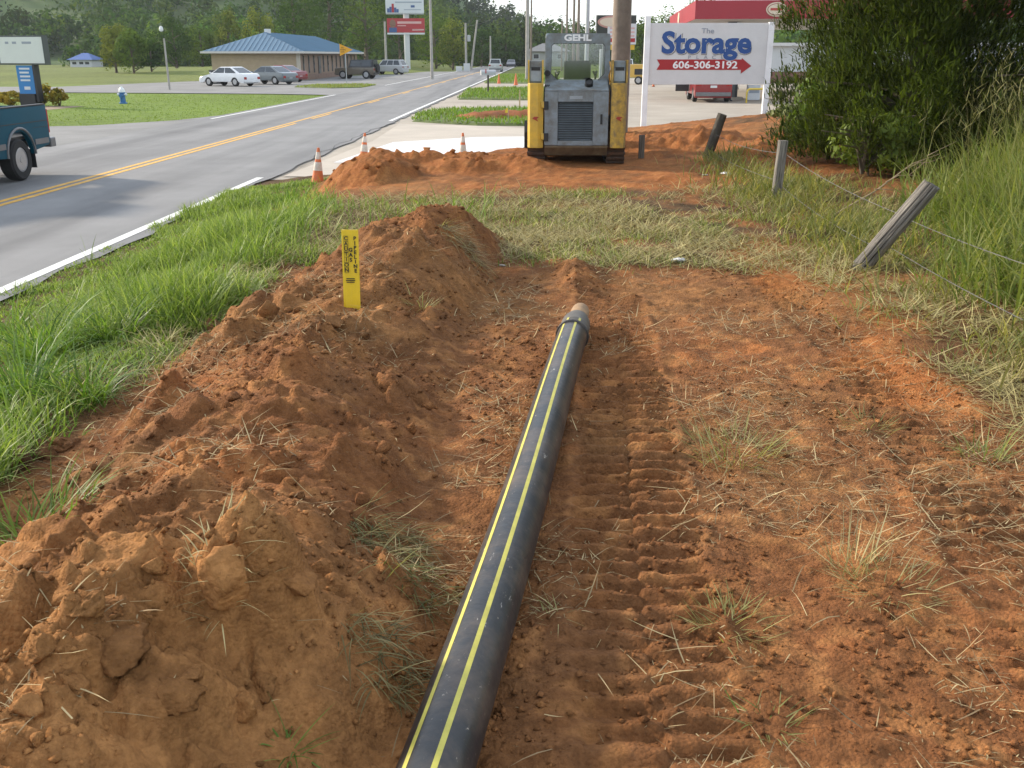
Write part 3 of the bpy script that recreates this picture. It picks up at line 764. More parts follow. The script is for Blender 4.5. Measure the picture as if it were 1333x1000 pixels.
for a0 in (R(112), R(66)):
    B().box((sag(plen)*1.2 + math.cos(a0)*(PR+.0015), plen+.06, math.sin(a0)*(PR+.0015)), (.014, .075, .003), (0, R(90)-a0, 0)).build('stripe', STRIPE, red)
lathe_y([(PR*.62, .38), (PR*.67, .42), (PR*.67, .56), (PR*.63, .61), (PR*.45, .63), (0.0001, .635)], plen, 'end_cap', mat('cap_tan', (0.27, 0.17, 0.09), 0.8, 0.3, 14, 0.2, 30), pipe)

# ================================================================== GAS MARKER POST
MY = mat('marker_yellow', (0.72, 0.50, 0.02), 0.42, 0.10, 7)
INK = mat('sign_black', (0.012, 0.012, 0.012), 0.6)
mb = hit(459, 399); mb.z -= 0.03
mk = root('pipeline_marker', mb, 'flat yellow gas pipeline marker stake printed with black letters', 'marker', R(4))
MH = 0.50; MW = 0.102
mk.rotation_euler = (R(-2), R(1.0), R(4))
b = B(); b.prism([(-MW/2, -.006), (-MW/2+.012, -.010), (0, -.004), (MW/2-.012, -.010), (MW/2, -.006), (MW/2, .002), (-MW/2, .002)], -0.22, MH, 'Z')
post = b.build('stake', MY, mk)
rz_ = (R(90), 0, 0)
for i, ch in enumerate('CAUTION'):
    zc = MH - .052 - .0325 * i
    text('letter', ch, .032, INK, mk, (-.025, -.0118, zc), rz_, .0007, 1.0, .0004)
    b = B(); w_, h_, t_ = .013, .0158, .0016
    b.box((-.025, -.0112, zc+h_), (2*w_, .0012, t_)).box((-.025, -.0112, zc-h_), (2*w_, .0012, t_)).box((-.025-w_, -.0112, zc), (t_, .0012, 2*h_-t_)).box((-.025+w_, -.0112, zc), (t_, .0012, 2*h_-t_))
    b.build('letter_box', INK, mk)
for i, ch in enumerate('GAS'): text('letter', ch, .032, INK, mk, (.002, -.0112, MH - .122 - .031 * i), rz_, .0012, 1.0, .0004)
for i, ch in enumerate('PIPELINE'): text('letter', ch, .032, INK, mk, (.029, -.0118, MH - .052 - .0285 * i), rz_, .0010, 1.0, .0004)
for i, w_ in enumerate((.050, .056, .048)): B().box((-.004, -.0105, MH - .300 - .011 * i), (w_, .001, .0055)).build('small_print', INK, mk)

# ================================================================== TRAFFIC CONES
CO = mat('cone_orange', (0.62, 0.13, 0.03), 0.6, 0.2, 12, dirt=(0.40, 0.13, 0.05))
CW = mat('cone_white_band', (0.60, 0.56, 0.50), 0.6, 0.15, 10, dirt=(0.42, 0.33, 0.25))
CD = mat('cone_base_dark', (0.05, 0.035, 0.03), 0.8)
def cone(loc, h, label, group=None, bands=((.36, .60), (.68, .88)), tilt=(0, 0), rz=0):
    t = root('traffic_cone', loc, label, 'traffic cone', rz, group); t.rotation_euler = (tilt[0], tilt[1], rz)
    rb, rt = h * .185, h * .035
    rad = lambda u: rb + (rt - rb) * u
    b = B(); b.lathe([(rad(.04), h*.04), (rad(0.5), h*.5), (rad(1), h), (rad(1)*.6, h*1.003)], 20); b.build('cone_body', CO, t, smooth=True)
    B().box((0, 0, h*.02), (h*.42, h*.42, h*.04), None, h*.012).build('base', CD if h < .6 else CO, t)
    for (u0, u1) in bands: B().lathe([(rad(u0)+.003, h*u0), (rad(u1)+.003, h*u1)], 20).build('reflective_band', CW, t, smooth=True)
    return t
pc = hit(414, 238); cone((pc.x, pc.y, pc.z - .01), .60, 'dirty traffic cone standing in the grass at the road edge', None, tilt=(R(-2), R(5)), rz=.3)
pc = hit(474, 205, 16); cone(px(474, 211, GZ + .03), .62, 'dirty traffic cone leaning behind the orange clay heap beside the road', None, tilt=(0, R(7)), rz=.9)
cone(px(603, 211, GZ + .035), .62, 'traffic cone on the pale concrete driveway next to the loader', None, tilt=(0, R(1)), rz=.1)
cone(px(650, 109, GZ + .10), .75, 'shorter of two far orange cones, close to the white road line', 'far cones along the verge', bands=())
cone(px(672, 111, GZ + .10), .85, 'taller of two far orange cones, farther from the road line', 'far cones along the verge', bands=())
cone(px(851, 113, GZ + .02), .55, 'small orange cone behind the yellow trailer at the filling station', None, bands=())

# ================================================================== TRACK LOADER
GY_ = mat('loader_grey', (0.185, 0.225, 0.255), 0.5, 0.25, 6, dirt=(0.125, 0.12, 0.105), detail=8)
YE = mat('loader_yellow', (0.62, 0.38, 0.035), 0.45, 0.12, 5, dirt=(0.44, 0.29, 0.06))
YE_SHADE = mat('loader_yellow_shaded', (0.56, 0.34, 0.04), 0.55, 0.12, 14, dirt=(0.20, 0.14, 0.06))  # right arm: dirt mottling, with its shaded-side dullness put into the colour
DK = mat('machine_black', (0.02, 0.02, 0.02), 0.6, 0.3, 8)
RUB = mat('track_rubber', (0.035, 0.028, 0.024), 0.9, 0.4, 14, 0.3, 30, dirt=(0.13, 0.07, 0.04))
GLASS = bpy.data.materials.new('clear_glass'); GLASS.use_nodes = True
g = GLASS.node_tree; [g.nodes.remove(x) for x in list(g.nodes) if x.type == 'BSDF_PRINCIPLED']
tr_ = g.nodes.new('ShaderNodeBsdfTransparent'); tr_.inputs[0].default_value = (.84, .88, .87, 1); gl = g.nodes.new('ShaderNodeBsdfGlossy'); gl.inputs['Roughness'].default_value = .06
fr = g.nodes.new('ShaderNodeFresnel'); fr.inputs[0].default_value = 1.9; mx = g.nodes.new('ShaderNodeMixShader')
g.links.new(fr.outputs[0], mx.inputs[0]); g.links.new(tr_.outputs[0], mx.inputs[1]); g.links.new(gl.outputs[0], mx.inputs[2]); g.links.new(mx.outputs[0], [x for x in g.nodes if x.type == 'OUTPUT_MATERIAL'][0].inputs[0])
sp = px(750, 214, 0.0)
SK = root('track_loader', (sp.x + 0.0, sp.y - 0.05, -0.015), 'yellow and grey compact track loader seen from its rear on the dug clay', 'loader', R(-1.5))
SK.scale = (1.06, 1, 1)
# tracks: belt loop with lugs
for sx in (-1, 1):
    xc0 = sx * 0.635; w = 0.28; b = B()
    path = []
    for i in range(9): a = R(180 + 90 * i / 8 * 1.0); path.append((0.42 + 0.30 * math.cos(a), 0.30 + 0.30 * math.sin(a)))
    for i in range(9): a = R(270 + 90 * i / 8); path.append((1.75 + 0.30 * math.cos(a), 0.30 + 0.30 * math.sin(a)))
    for i in range(9): a = R(0 + 100 * i / 8); path.append((1.72 + 0.24 * math.cos(a) + .08, 0.42 + 0.24 * math.sin(a)))
    for i in range(9): a = R(85 + 95 * i / 8); path.append((0.48 + 0.30 * math.cos(a) - .06, 0.46 + 0.30 * math.sin(a)))
    n = len(path); inn = [(p[0] + (1.1 - p[0]) * .06, p[1] + (.36 - p[1]) * .12) for p in path]
    vo = [[b.bm.verts.new((xc0 + s2 * w / 2, p[0], p[1])) for s2 in (-1, 1)] for p in path]
    vi = [[b.bm.verts.new((xc0 + s2 * w / 2, p[0], p[1])) for s2 in (-1, 1)] for p in inn]
    for i in range(n):
        j = (i + 1) % n
        b.bm.faces.new((vo[i][0], vo[i][1], vo[j][1], vo[j][0])); b.bm.faces.new((vi[i][0], vi[j][0], vi[j][1], vi[i][1]))
        b.bm.faces.new((vo[i][0], vo[j][0], vi[j][0], vi[i][0])); b.bm.faces.new((vo[i][1], vi[i][1], vi[j][1], vo[j][1]))
    # lugs, spaced along the loop
    L = [0.0]
    for i in range(n): L.append(L[-1] + math.dist(path[i], path[(i + 1) % n]))
    nl = 46
    for q in range(nl):
        s_ = L[-1] * q / nl; i = max(k for k in range(n) if L[k] <= s_ + 1e-9); t_ = (s_ - L[i]) / max(1e-6, (L[i+1] - L[i])); j = (i + 1) % n
        p = (path[i][0] + (path[j][0]-path[i][0]) * t_, path[i][1] + (path[j][1]-path[i][1]) * t_)
        an = math.atan2(path[j][1]-path[i][1], path[j][0]-path[i][0])
        b.box((xc0, p[0] + .012 * math.sin(an), p[1] - .012 * math.cos(an)), (w + .012, .05, .04), (an, 0, 0))
    b.build('track', RUB, SK)
    b = B()
    for yy_, r_ in ((.44, .20), (.85, .12), (1.1, .12), (1.35, .12), (1.73, .2)): b.cyl((xc0 - w*.4, yy_, .1 + r_ * 1.05), (xc0 + w*.4, yy_, .1 + r_ * 1.05), r_, n=18)
    b.build('roller_set', DK, SK, smooth=True)
b = B(); b.span((-.49, .12, .24), (.49, 2.0, .80)); b.build('chassis', DK, SK)
b = B(); b.prism([(-.03, .33), (-.03, .30), (.10, .16), (.35, .14), (.35, .33)], -.505, .49, 'X', .01); b.build('rear_bumper', mat('bumper_muddy', (.16, .125, .07), .8, .3, 6, dirt=(.10, .065, .04)), SK)
# rear engine door with louvred opening
b = B(); X0, X1, Z0, Z1 = -.51, .49, .335, 1.20; gx0, gx1, gz0, gz1 = -.30, .25, .41, 1.04
b.span((X0, -.05, Z0), (gx0, .16, Z1), .012); b.span((gx1, -.05, Z0), (X1, .16, Z1), .012)
b.span((gx0+.0005, -.049, Z0), (gx1-.0005, .16, gz0), 0); b.span((gx0+.0005, -.049, gz1), (gx1-.0005, .16, Z1), 0)
door = b.build('engine_door', GY_, SK)
b = B(); nsl = 17
for i in range(nsl): b.box(((gx0+gx1)/2, -.018, gz0 + (i + .5) * (gz1-gz0) / nsl), (gx1-gx0-.004, .034, .007), (R(50), 0, 0))
tag(b.build('louvre_grille', mat('grille_dark', (.075, .09, .10), .5, .2, 6), door), kind='stuff')
b = B(); b.span((gx0+.002, .05, gz0+.002), (gx1-.002, .07, gz1-.002)); b.build('grille_backing', DK, door)
b = B()
for (a_, c_) in ((gx0, gz0), (gx0, gz1), (gx1, gz0), (gx1, gz1)): B().cyl((a_ + .02 * (1 if a_ == gx0 else -1), -.056, c_ + .02 * (1 if c_ == gz0 else -1)), (a_ + .02 * (1 if a_ == gx0 else -1), -.048, c_ + .02 * (1 if c_ == gz0 else -1)), .012, n=8).build('bolt', DK, door)

b = B(); b.prism([(-.05, 1.203), (-.05, 1.225), (.30, 1.36), (.52, 1.38), (.52, 1.203)], -.505, .485, 'X', .01); b.build('hood', GY_, SK)
b = B(); b.cyl((.18, .16, 1.25), (.18, .03, 1.36), .062, n=18, caps=False); b.cyl((.18, .15, 1.26), (.18, .05, 1.345), .052, n=18); b.cyl((.18, .19, 1.24), (.18, .12, 1.275), .078, .075, n=18); b.build('exhaust_pipe', DK, SK, smooth=True)
# cab
def frame_panel(outer, inner, y0, y1, name, m, parent):
    """flat panel with an opening; outer and inner are loops of equal length (x, z)"""
    b = B(); n = len(outer); V = {}
    for k, y in (('a', y0), ('b', y1)):
        V[k+'o'] = [b.bm.verts.new((p[0], y, p[1])) for p in outer]; V[k+'i'] = [b.bm.verts.new((p[0], y, p[1])) for p in inner]
    for i in range(n):
        j = (i + 1) % n
        b.bm.faces.new((V['ao'][i], V['ao'][j], V['ai'][j], V['ai'][i])); b.bm.faces.new((V['bo'][i], V['bi'][i], V['bi'][j], V['bo'][j]))
        b.bm.faces.new((V['ao'][i], V['bo'][i], V['bo'][j], V['ao'][j])); b.bm.faces.new((V['ai'][i], V['ai'][j], V['bi'][j], V['bi'][i]))
    return b.build(name, m, parent)
oc = [(-.50, 1.30), (-.50, 1.45), (-.495, 2.06), (-.44, 2.11), (.46, 2.11), (.515, 2.06), (.52, 1.45), (.52, 1.30)]
ic = [(-.30, 1.36), (-.415, 1.47), (-.405, 1.92), (-.37, 1.955), (.40, 1.955), (.435, 1.92), (.44, 1.47), (.33, 1.36)]
cabf = frame_panel(oc, ic, .40, .50, 'cab_rear_frame', GY_, SK)
rim = [(x_ * .985 + .0005, 1.66 + (z_ - 1.66) * .975) for x_, z_ in ic]
frame_panel([(x_ * 1.0, z_) for x_, z_ in ic], rim, .408, .44, 'window_seal', DK, cabf)
B().prism([(x_, z_) for x_, z_ in rim], .424, .430, 'Y').build('window_pane', GLASS, cabf)
b = B(); b.span((-.495, .50, 2.03), (.515, 1.55, 2.11), .02); b.build('cab_roof', GY_, SK)
for sx, nm in ((-.47, 'a'), (.49, 'b')):
    b = B(); b.span((sx-.03, .50, 1.20), (sx+.03, .60, 2.03)); b.span((sx-.03, 1.45, 1.0), (sx+.03, 1.55, 2.03)); b.span((sx-.03, .60, 1.0), (sx+.03, 1.45, 1.30))
    for q in range(5): b.span((sx-.006, .70 + .16*q, 1.30), (sx+.006, .712 + .16*q, 2.03))
    b.build('cab_side_guard', DK if False else GY_, SK)
b = B(); b.box((.02, .86, 1.42), (.44, .10, .52), (R(-8), 0, 0), .04); b.box((.02, 1.10, 1.16), (.46, .46, .12), None, .03); b.build('seat', DK, SK)
for sx in (-1, 1): B().tube([(sx*.30+.01, .9, 1.45), (sx*.33+.01, 1.0, 1.50), (sx*.33+.01, 1.25, 1.40)], .02, 6).build('armrest_bar', DK, SK)
text('lettering', 'GEHL', .135, mat('decal_white', (.8, .8, .8), .5), SK, (.0, .396, 2.036), (R(90), 0, 0), .006, 1.28, .002)
# lift arm towers and arms
for sx, m_ in ((-1, YE), (1, YE_SHADE)):
    xo, xi = sx * .775, sx * .53; xm = (xo + xi) / 2
    t = root  # (naming only)
    b = B(); b.prism([(xo, .06), (xo, .34), (xi, .34), (xi, -.02), (xi - (xi-xo)*.35, -.06), (xo + (xi-xo)*.15, -.04)], .29, 1.33, 'Z', .01); b.build('arm_tower', m_, SK)
    b = B()   # open grey head of the tower with thin yellow cheeks
    b.span((min(xo, xi)+.03, .10, 1.332), (max(xo, xi)-.03, .30, 1.68), .01)
    hd = b.build('tower_head', GY_, SK)
    b = B(); b.prism([(xm-.085, 1.36), (xm+.085, 1.36), (xm+.085, 1.56), (xm-.085, 1.56)], .086, .098, 'Y'); b.build('recess_panel', mat('steel_light', (.30, .34, .37), .45, .2, 6), hd)
    b = B(); b.prism([(xm-.07, 1.525), (xm+.07, 1.525), (xm+.07, 1.58), (xm-.07, 1.58)], .080, .0855, 'Y'); b.build('slot', DK, hd)
    for c_ in (xo + sx*-.012, xi + sx*.012): B().span((c_-.012, .02, 1.332), (c_+.012, .30, 1.69)).build('cheek_plate', m_, hd)
    b = B(); b.prism([(.12, 1.42), (.30, 1.66), (1.1, 1.50), (2.1, 1.02), (2.45, .70), (2.75, .30), (2.60, .22), (2.30, .55), (2.0, .86), (1.05, 1.30), (.30, 1.42)], min(xo, xi)+.05, max(xo, xi)-.05, 'X', .01); b.build('lift_arm', m_, SK)
    b = B(); b.cyl((xm, .5, .95), (xm, 1.35, 1.25), .04, n=12); b.cyl((xm, 1.2, 1.2), (xm, 1.7, 1.4), .022, n=10); b.build('lift_cylinder', DK, SK, smooth=True)
    b = B(); b.prism([(xm-.05, .77), (xm-.02, .80), (xm+.03, .80), (xm+.055, .79), (xm+.02, .765), (xm+.045, .72), (xm, .745)], -.068, -.062, 'Y'); b.build('warning_decal', mat('decal_red', (.35, .04, .02), .6), SK)
for zc in (.99, .48):
    b = B(); b.box((-.535, -.055, zc), (.05, .05, .10), None, .006); b.build('hinge', YE, SK)
    b = B(); b.box((-.485, -.065, zc-.01), (.07, .04, .13), None, .006); b.build('hinge_block', DK, SK)
b = B(); b.cyl((-.47, .36, 1.48), (-.47, .30, 1.48), .05, n=14); b.build('work_light', DK, SK)
b = B(); b.tube([(.515, .38, 1.66), (.528, .22, 1.55), (.50, .24, 1.45), (.52, .30, 1.34)], .012, 6); b.build('hose', mat('hose_orange', (.5, .24, .03), .5), SK, smooth=True)
for k in range(3): B().tube([(-.50 + .03*k, .10, 1.30), (-.515, .02, 1.22 - .03*k), (-.525, .02, .95 - .05*k), (-.52, .06, .7)], .011, 6).build('hydraulic_hose', DK, SK, smooth=True)
B().tube([(.50, .12, 1.30), (.515, .02, 1.2), (.515, .03, .8), (.50, .08, .6)], .012, 6).build('hydraulic_hose', DK, SK, smooth=True)
b = B(); b.span((-.12, -.053, 1.08), (.08, -.049, 1.13)); b.build('maker_plate', mat('steel_light', (.30, .34, .37), .45, .2, 6), SK)
b = B(); b.box((.38, -.06, .76), (.03, .03, .16), None, .005); b.build('door_latch', DK, SK)
B().tube([(-.30, 1.25, 1.1), (-.30, 1.3, 1.42), (-.26, 1.3, 1.5)], .018, 6).build('control_lever', DK, SK); B().tube([(.34, 1.25, 1.1), (.34, 1.3, 1.42), (.30, 1.3, 1.5)], .018, 6).build('control_lever', DK, SK)
b = B(); b.prism([(2.62, .06), (3.25, .03), (3.28, .06), (2.80, .12), (2.72, .30), (2.78, .55), (2.70, .57), (2.58, .35)], -.86, .86, 'X'); 
for s2 in (-.86, .85): b.prism([(2.62, .06), (3.25, .03), (2.78, .55), (2.58, .35)], s2, s2 + .01, 'X')
b.build('bucket', DK, SK)

# ================================================================== STORAGE SIGN
SW = mat('sign_white', (.62, .62, .62), .55, .06, 2)
PW = mat('post_white', (.78, .79, .80), .5, .08, 3)
SB = mat('sign_blue', (.02, .075, .26), .5); SRD = mat('sign_red', (.36, .02, .025), .5); SGY = mat('sign_grey', (.28, .31, .36), .5); SDK = mat('sign_shadow_grey', (.16, .17, .18), .5)
sd = px(839, 168, -0.33); sd2 = px(990, 172, -0.33)
yS = (sd.y + sd2.y) / 2; xA, xB = pxy(842, 120, yS).x, pxy(995, 120, yS).x
zt, zb_ = pxy(920, 30, yS).z, pxy(920, 110, yS).z
sg = root('storage_sign', ((xA + xB) / 2, yS, -0.42), 'white roadside board on two posts reading The Storage Place with a red arrow', 'sign', R(-1.5))
hw = (xB - xA) / 2; T = zt + .42; Bo = zb_ + .42
B().span((-hw+.02, -.03, Bo), (hw-.02, .03, T), .004).build('board', SW, sg)
B().span((-hw-.12, -.09, -.3), (-hw+.035, .06, T + .18), .006).build('post', PW, sg)
B().span((hw-.035, -.09, -.3), (hw+.12, .06, T + .02), .006).build('post', PW, sg)
def sx_(p): return pxy(p, 70, yS).x - (xA + xB) / 2
def sz_(p): return pxy(920, p, yS).z + .42
F = -.036
text('lettering', 'The', .19, SGY, sg, (sx_(920), F, sz_(40.5)), rz_, .002, 1.2, .003)
ww = sx_(978) - sx_(862)
for dx, dy_, m_, bo, yo in ((.016, -.016, SDK, .044, .0), (.0, .0, mat('sign_cream', (.72, .70, .64), .5), .040, -.004), (0, 0, SB, .029, -.008)):
    o = text('lettering', 'Storage', .80, m_, sg, (sx_(919) + dx, F + yo, sz_(57) + dy_), rz_, bo, 1.0, .003, space=1.0)
    wid = max(v.co.x for v in o.data.vertices) - min(v.co.x for v in o.data.vertices)
    o.scale = (ww / wid, 1.0, 1.0)
for i, ch in enumerate('PLACE'): text('letter', ch, .13, SGY, sg, (sx_(898 + 10.6 * i), F, sz_(74.8)), rz_, .001, 1.3, .003)
ar = [(856, 77.5), (966, 77.5), (966, 75.5), (979, 86), (966, 96), (966, 91), (856, 91), (860, 84)]
B().prism([(sx_(p), sz_(q)) for p, q in ar], F - .003, F + .002, 'Y').build('arrow', SRD, sg)
o = text('lettering', '606-306-3192', .27, mat('decal_white', (.8, .8, .8), .5), sg, (sx_(919), F - .006, sz_(85)), rz_, .007, 1.0, .002)
wid = max(v.co.x for v in o.data.vertices) - min(v.co.x for v in o.data.vertices); o.scale = ((sx_(961) - sx_(877)) / wid, 1, 1)

# ================================================================== WIRE FENCE
WOOD = mat('weathered_wood', (.25, .225, .19), .9, .25, 7, 1.0, 12, dirt=(.035, .03, .026))
WOODD = mat('dark_wood', (.075, .065, .05), .9, .35, 8, .7, 25)
nn = WOOD.node_tree
for q in nn.nodes:                                       # grain runs along the post
    if q.type == 'TEX_NOISE':
        mpn = nn.nodes.new('ShaderNodeMapping'); mpn.inputs['Scale'].default_value = (9, 9, .45)
        src = q.inputs['Vector'].links[0].from_socket; nn.links.new(src, mpn.inputs['Vector']); nn.links.new(mpn.outputs['Vector'], q.inputs['Vector'])
fence = root('wire_fence', (0, 0, 0), 'old wire fence of leaning wooden posts along the grass bank', 'fence')
def fpost(p0, p1, r, m, label, seed, square=False):
    rr_ = random.Random(seed); b = B(); p0, p1 = Vector(p0), Vector(p1); d = p1 - p0; n = 44
    ax = d.normalized(); q = ax.to_track_quat('Z', 'Y').to_matrix(); rings = []
    groove = [(.82 if rr_.random() < .13 else rr_.uniform(.95, 1.03)) for _ in range(n)]
    ns = 14
    for i in range(ns + 1):
        t = i / ns - .0; rg = []
        for k in range(n):
            a = 2 * math.pi * k / n
            rr2 = r * (groove[k] + rr_.uniform(-.03, .03)) * (1.04 - .1 * t)
            if square: rr2 = r * min(1 / max(abs(math.cos(a)), 1e-3), 1 / max(abs(math.sin(a)), 1e-3), 1.3) * .85
            rg.append((math.cos(a) * rr2, math.sin(a) * rr2, d.length * t + (rr_.uniform(-.02, .01) if i == ns and not square else 0)))
        rings.append([b.bm.verts.new(v) for v in rg])
    for i in range(ns):
        for k in range(n): b.bm.faces.new((rings[i][k], rings[i][(k+1) % n], rings[i+1][(k+1) % n], rings[i+1][k]))
    b.bm.faces.new(rings[0][::-1]); b.bm.faces.new(rings[-1])
    o = b.build('post', m, fence, smooth=True); o.location = p0; o.rotation_euler = ax.to_track_quat('Z', 'Y').to_euler(); o['label'] = label
    return o
b1 = hit(1118, 352); t1 = pxy(1214, 240, b1.y - .12)
fpost(b1 - (t1 - b1) * .25, t1, .076, WOOD, 'thick grey fence post leaning far to the right', 1)
b2 = hit(1010, 262); t2 = pxy(1020, 183, b2.y)
fpost(b2 - (t2 - b2) * .25, t2, .062, WOOD, 'short upright square fence post', 2, True)
b3 = hit(921, 206); t3 = pxy(941, 149, b3.y)
fpost(b3 - (t3 - b3) * .25, t3, .085, WOODD, 'dark fence post leaning at the clay edge', 3)
b4 = Vector((2.75, 3.0, hz(2.75, 3.0))); t4 = b4 + Vector((.05, 0, 1.0)); fpost(b4 - Vector((0, 0, .3)), t4, .08, WOOD, 'grey fence post beside the tall grass', 4)
WIRE = mat('fence_wire', (.15, .14, .13), .6, .3, 20, metal=.3)
def wire(p, q, sagv, r=.0026):
    p, q = Vector(p), Vector(q); pts = []
    for i in range(13):
        t = i / 12; v = p.lerp(q, t); v.z -= sagv * 4 * t * (1 - t); pts.append(v)
    b = B(); b.tube(pts, r, 5)
    for i in range(1, 12):                                # barbs
        v = pts[i]; b.tube([v + Vector((-.012, .01, .014)), v + Vector((.012, -.01, -.014))], r * .8, 4)
    b.build('wire', WIRE, fence)
f_ = lambda a, c, t: a.lerp(c, t)
side = Vector((.09, -.02, 0))
wire(f_(b1, t1, .62) + side * .5, f_(b2, t2, .78) + Vector((.05, 0, 0)), .05); wire(f_(b1, t1, .22) + side, f_(b2, t2, .25) + Vector((.05, 0, 0)), .05)
wire(f_(b2, t2, .80) - Vector((.03, 0, 0)), f_(b3, t3, .55), .06); wire(f_(b2, t2, .35) - Vector((.03, 0, 0)), f_(b3, t3, .10) + Vector((0, 0, .06)), .04)
wire(f_(b1, t1, .60) + side * .6, t4 - Vector((0, 0, .25)), .05); wire(f_(b1, t1, .28) + side, b4 + Vector((0, 0, .42)), .05)

# ================================================================== CLODS AND PEBBLES ON THE RIDGE
CLM = dirtmat('red_clay'); CLO = dirtmat('clod_clay', True, .055)
def clod_mesh(seed, sub_=2):
    bm = bmesh.new(); bmesh.ops.create_icosphere(bm, subdivisions=sub_, radius=1.0); rr_ = random.Random(seed)
    from mathutils import noise as mn
    off = Vector((seed * 7.1, seed * 3.3, 1.7))
    cuts = [(Vector((rr_.gauss(0, 1), rr_.gauss(0, 1), rr_.gauss(0, .8))).normalized(), rr_.uniform(.42, .72)) for _ in range(9)]
    for v in bm.verts:
        p_ = v.co.copy(); d = .9 + .40 * mn.noise(p_ * 1.1 + off) + .26 * abs(mn.noise(p_ * 2.3 + off)) + .20 * mn.noise(p_ * 4.6 + off) + .10 * mn.noise(p_ * 9 + off)
        q_ = p_ * d
        for (n_v, h_v) in cuts:
            o_ = q_.dot(n_v) - h_v
            if o_ > 0: q_ = q_ - n_v * o_ * .92
        v.co = q_ * (1 + .05 * mn.noise(p_ * 14 + off)); v.co.z *= .8
    me = bpy.data.meshes.new('clod'); bm.to_mesh(me); bm.free()
    me.polygons.foreach_set('use_smooth', [True] * len(me.polygons))
    me.materials.append(CLO)
    return me
CM = [clod_mesh(i) for i in range(8)]; CB = [clod_mesh(i + 20, 4) for i in range(6)]
rc = random.Random(5)
def clod(parent, x, y, r, big=False, sink=.3):
    o = bpy.data.objects.new('clod', rc.choice(CB if big else CM)); o.location = (x, y, hz(x, y, True) + r * (.72 - sink) * .6)
    o.scale = (r * rc.uniform(.8, 1.3), r * rc.uniform(.8, 1.3), r * rc.uniform(.75, 1.1)); o.rotation_euler = (rc.uniform(-.5, .5), rc.uniform(-.5, .5), rc.uniform(0, 6.28))
    cc_ = col_at(x, y) * rc.uniform(.9, 1.2); o.color = (cc_[0], cc_[1], cc_[2], 1)
    link(o, parent)
for (qx, qy, rpx) in [(300, 790, 62), (395, 800, 34), (150, 850, 52), (275, 428, 24), (120, 800, 34), (60, 860, 36), (225, 905, 40), (25, 610, 36), (60, 595, 30), (90, 580, 26), (250, 880, 26), (340, 880, 26), (100, 905, 34), (40, 940, 40), (200, 740, 26), (320, 640, 28), (430, 420, 22), (410, 450, 24), (350, 420, 20), (500, 410, 16), (290, 690, 20), (360, 610, 24), (320, 930, 30), (420, 760, 22), (180, 790, 24), (440, 700, 20), (470, 440, 16)]:
    h_ = hit(qx, qy); d_ = h_.y * CT + (CAMZ - h_.z) * ST
    clod(spoil, h_.x, h_.y, rpx * .82 * d_ / FPX, True, .75)
k = 0
while k < 150:
    y = 1.5 + 7.3 * rc.random() ** 1.4; x = rc.uniform(-2.1, -0.15)
    if ridge(np.array([x]), np.array([y]))[0] < .05: continue
    clod(spoil, x, y, .010 + .040 * rc.random() ** 3.0, False, .2); k += 1
for k in range(70):
    x, y = rc.uniform(-3.0, .6), rc.uniform(14.2, 16.8)
    if far_mound(np.array([x]), np.array([y]))[0] < .07: continue
    clod(spoil2, x, y, .025 + .06 * rc.random() ** 2, False, .75)
# crumbs too small to pick apart
rng = np.random.default_rng(77); N = 40000
cy = 1.4 + 7 * rng.uniform(size=N) ** 1.35; cx = rng.uniform(-2.2, 2.6, N); keep = (bare(cx, cy) > .5) & (fbm(cx * 1.6, cy * 1.6, 3, 303) + .25 * (ridge(cx, cy) > .05) > rng.uniform(-.2, .5, N)); cx, cy = cx[keep], cy[keep]; N = len(cx)
cs = .003 + .013 * rng.uniform(size=N) ** 4
oct_ = np.array([[1, 0, 0], [0, 1, 0], [-1, 0, 0], [0, -1, 0], [0, 0, .8], [0, 0, -.8]], float); of = np.array([[0, 1, 4], [1, 2, 4], [2, 3, 4], [3, 0, 4], [1, 0, 5], [2, 1, 5], [3, 2, 5], [0, 3, 5]])
cv = (oct_[None] * (1 + .5 * rng.uniform(-1, 1, (N, 6, 1)))) * cs[:, None, None]
ra = rng.uniform(0, 6.28, N); c0, s0 = np.cos(ra)[:, None], np.sin(ra)[:, None]
cv = np.stack([cv[..., 0]*c0 - cv[..., 1]*s0, cv[..., 0]*s0 + cv[..., 1]*c0, cv[..., 2]], -1) + np.stack([cx, cy, height(cx, cy) + cs * .35], 1)[:, None, :]
ccol = np.array([col_at(p_, q_) for p_, q_ in zip(cx, cy)]) * rng.uniform(.75, 1.35, (N, 1))
tag(np_mesh('soil_crumbs', cv.reshape(-1, 3), (np.arange(N)[:, None, None] * 6 + of[None]).reshape(-1, 3), 3, CLM, None, np.repeat(ccol, 6, 0), smooth=False), 'loose clay crumbs scattered over the bare dirt', 'soil crumbs', kind='stuff')
# ================================================================== GRASS AND WEEDS
STRAW = leafmat('dry_straw', 0.15, 0.7)
rng = np.random.default_rng(21)
def scatter(n, x0, x1, y0, y1, f, p=1.0):
    """n points by density f(x, y) in 0..1, denser near the camera (p > 1)"""
    X, Y = [], []
    got = 0
    while got < n:
        y = y0 + (y1 - y0) * rng.uniform(size=n) ** p; x = rng.uniform(x0, x1, n)
        k = f(x, y) > rng.uniform(size=n); X.append(x[k]); Y.append(y[k]); got += k.sum()
    return np.concatenate(X)[:n], np.concatenate(Y)[:n]
def tint(n, a, b_, s=.3):
    t = rng.uniform(size=(n, 1)); return (np.array(a) * (1 - t) + np.array(b_) * t) * rng.uniform(1 - s, 1 + s, (n, 1))
def on_ground(x, y, d=0): return np.stack([x, y, height(x, y) + d], 1)
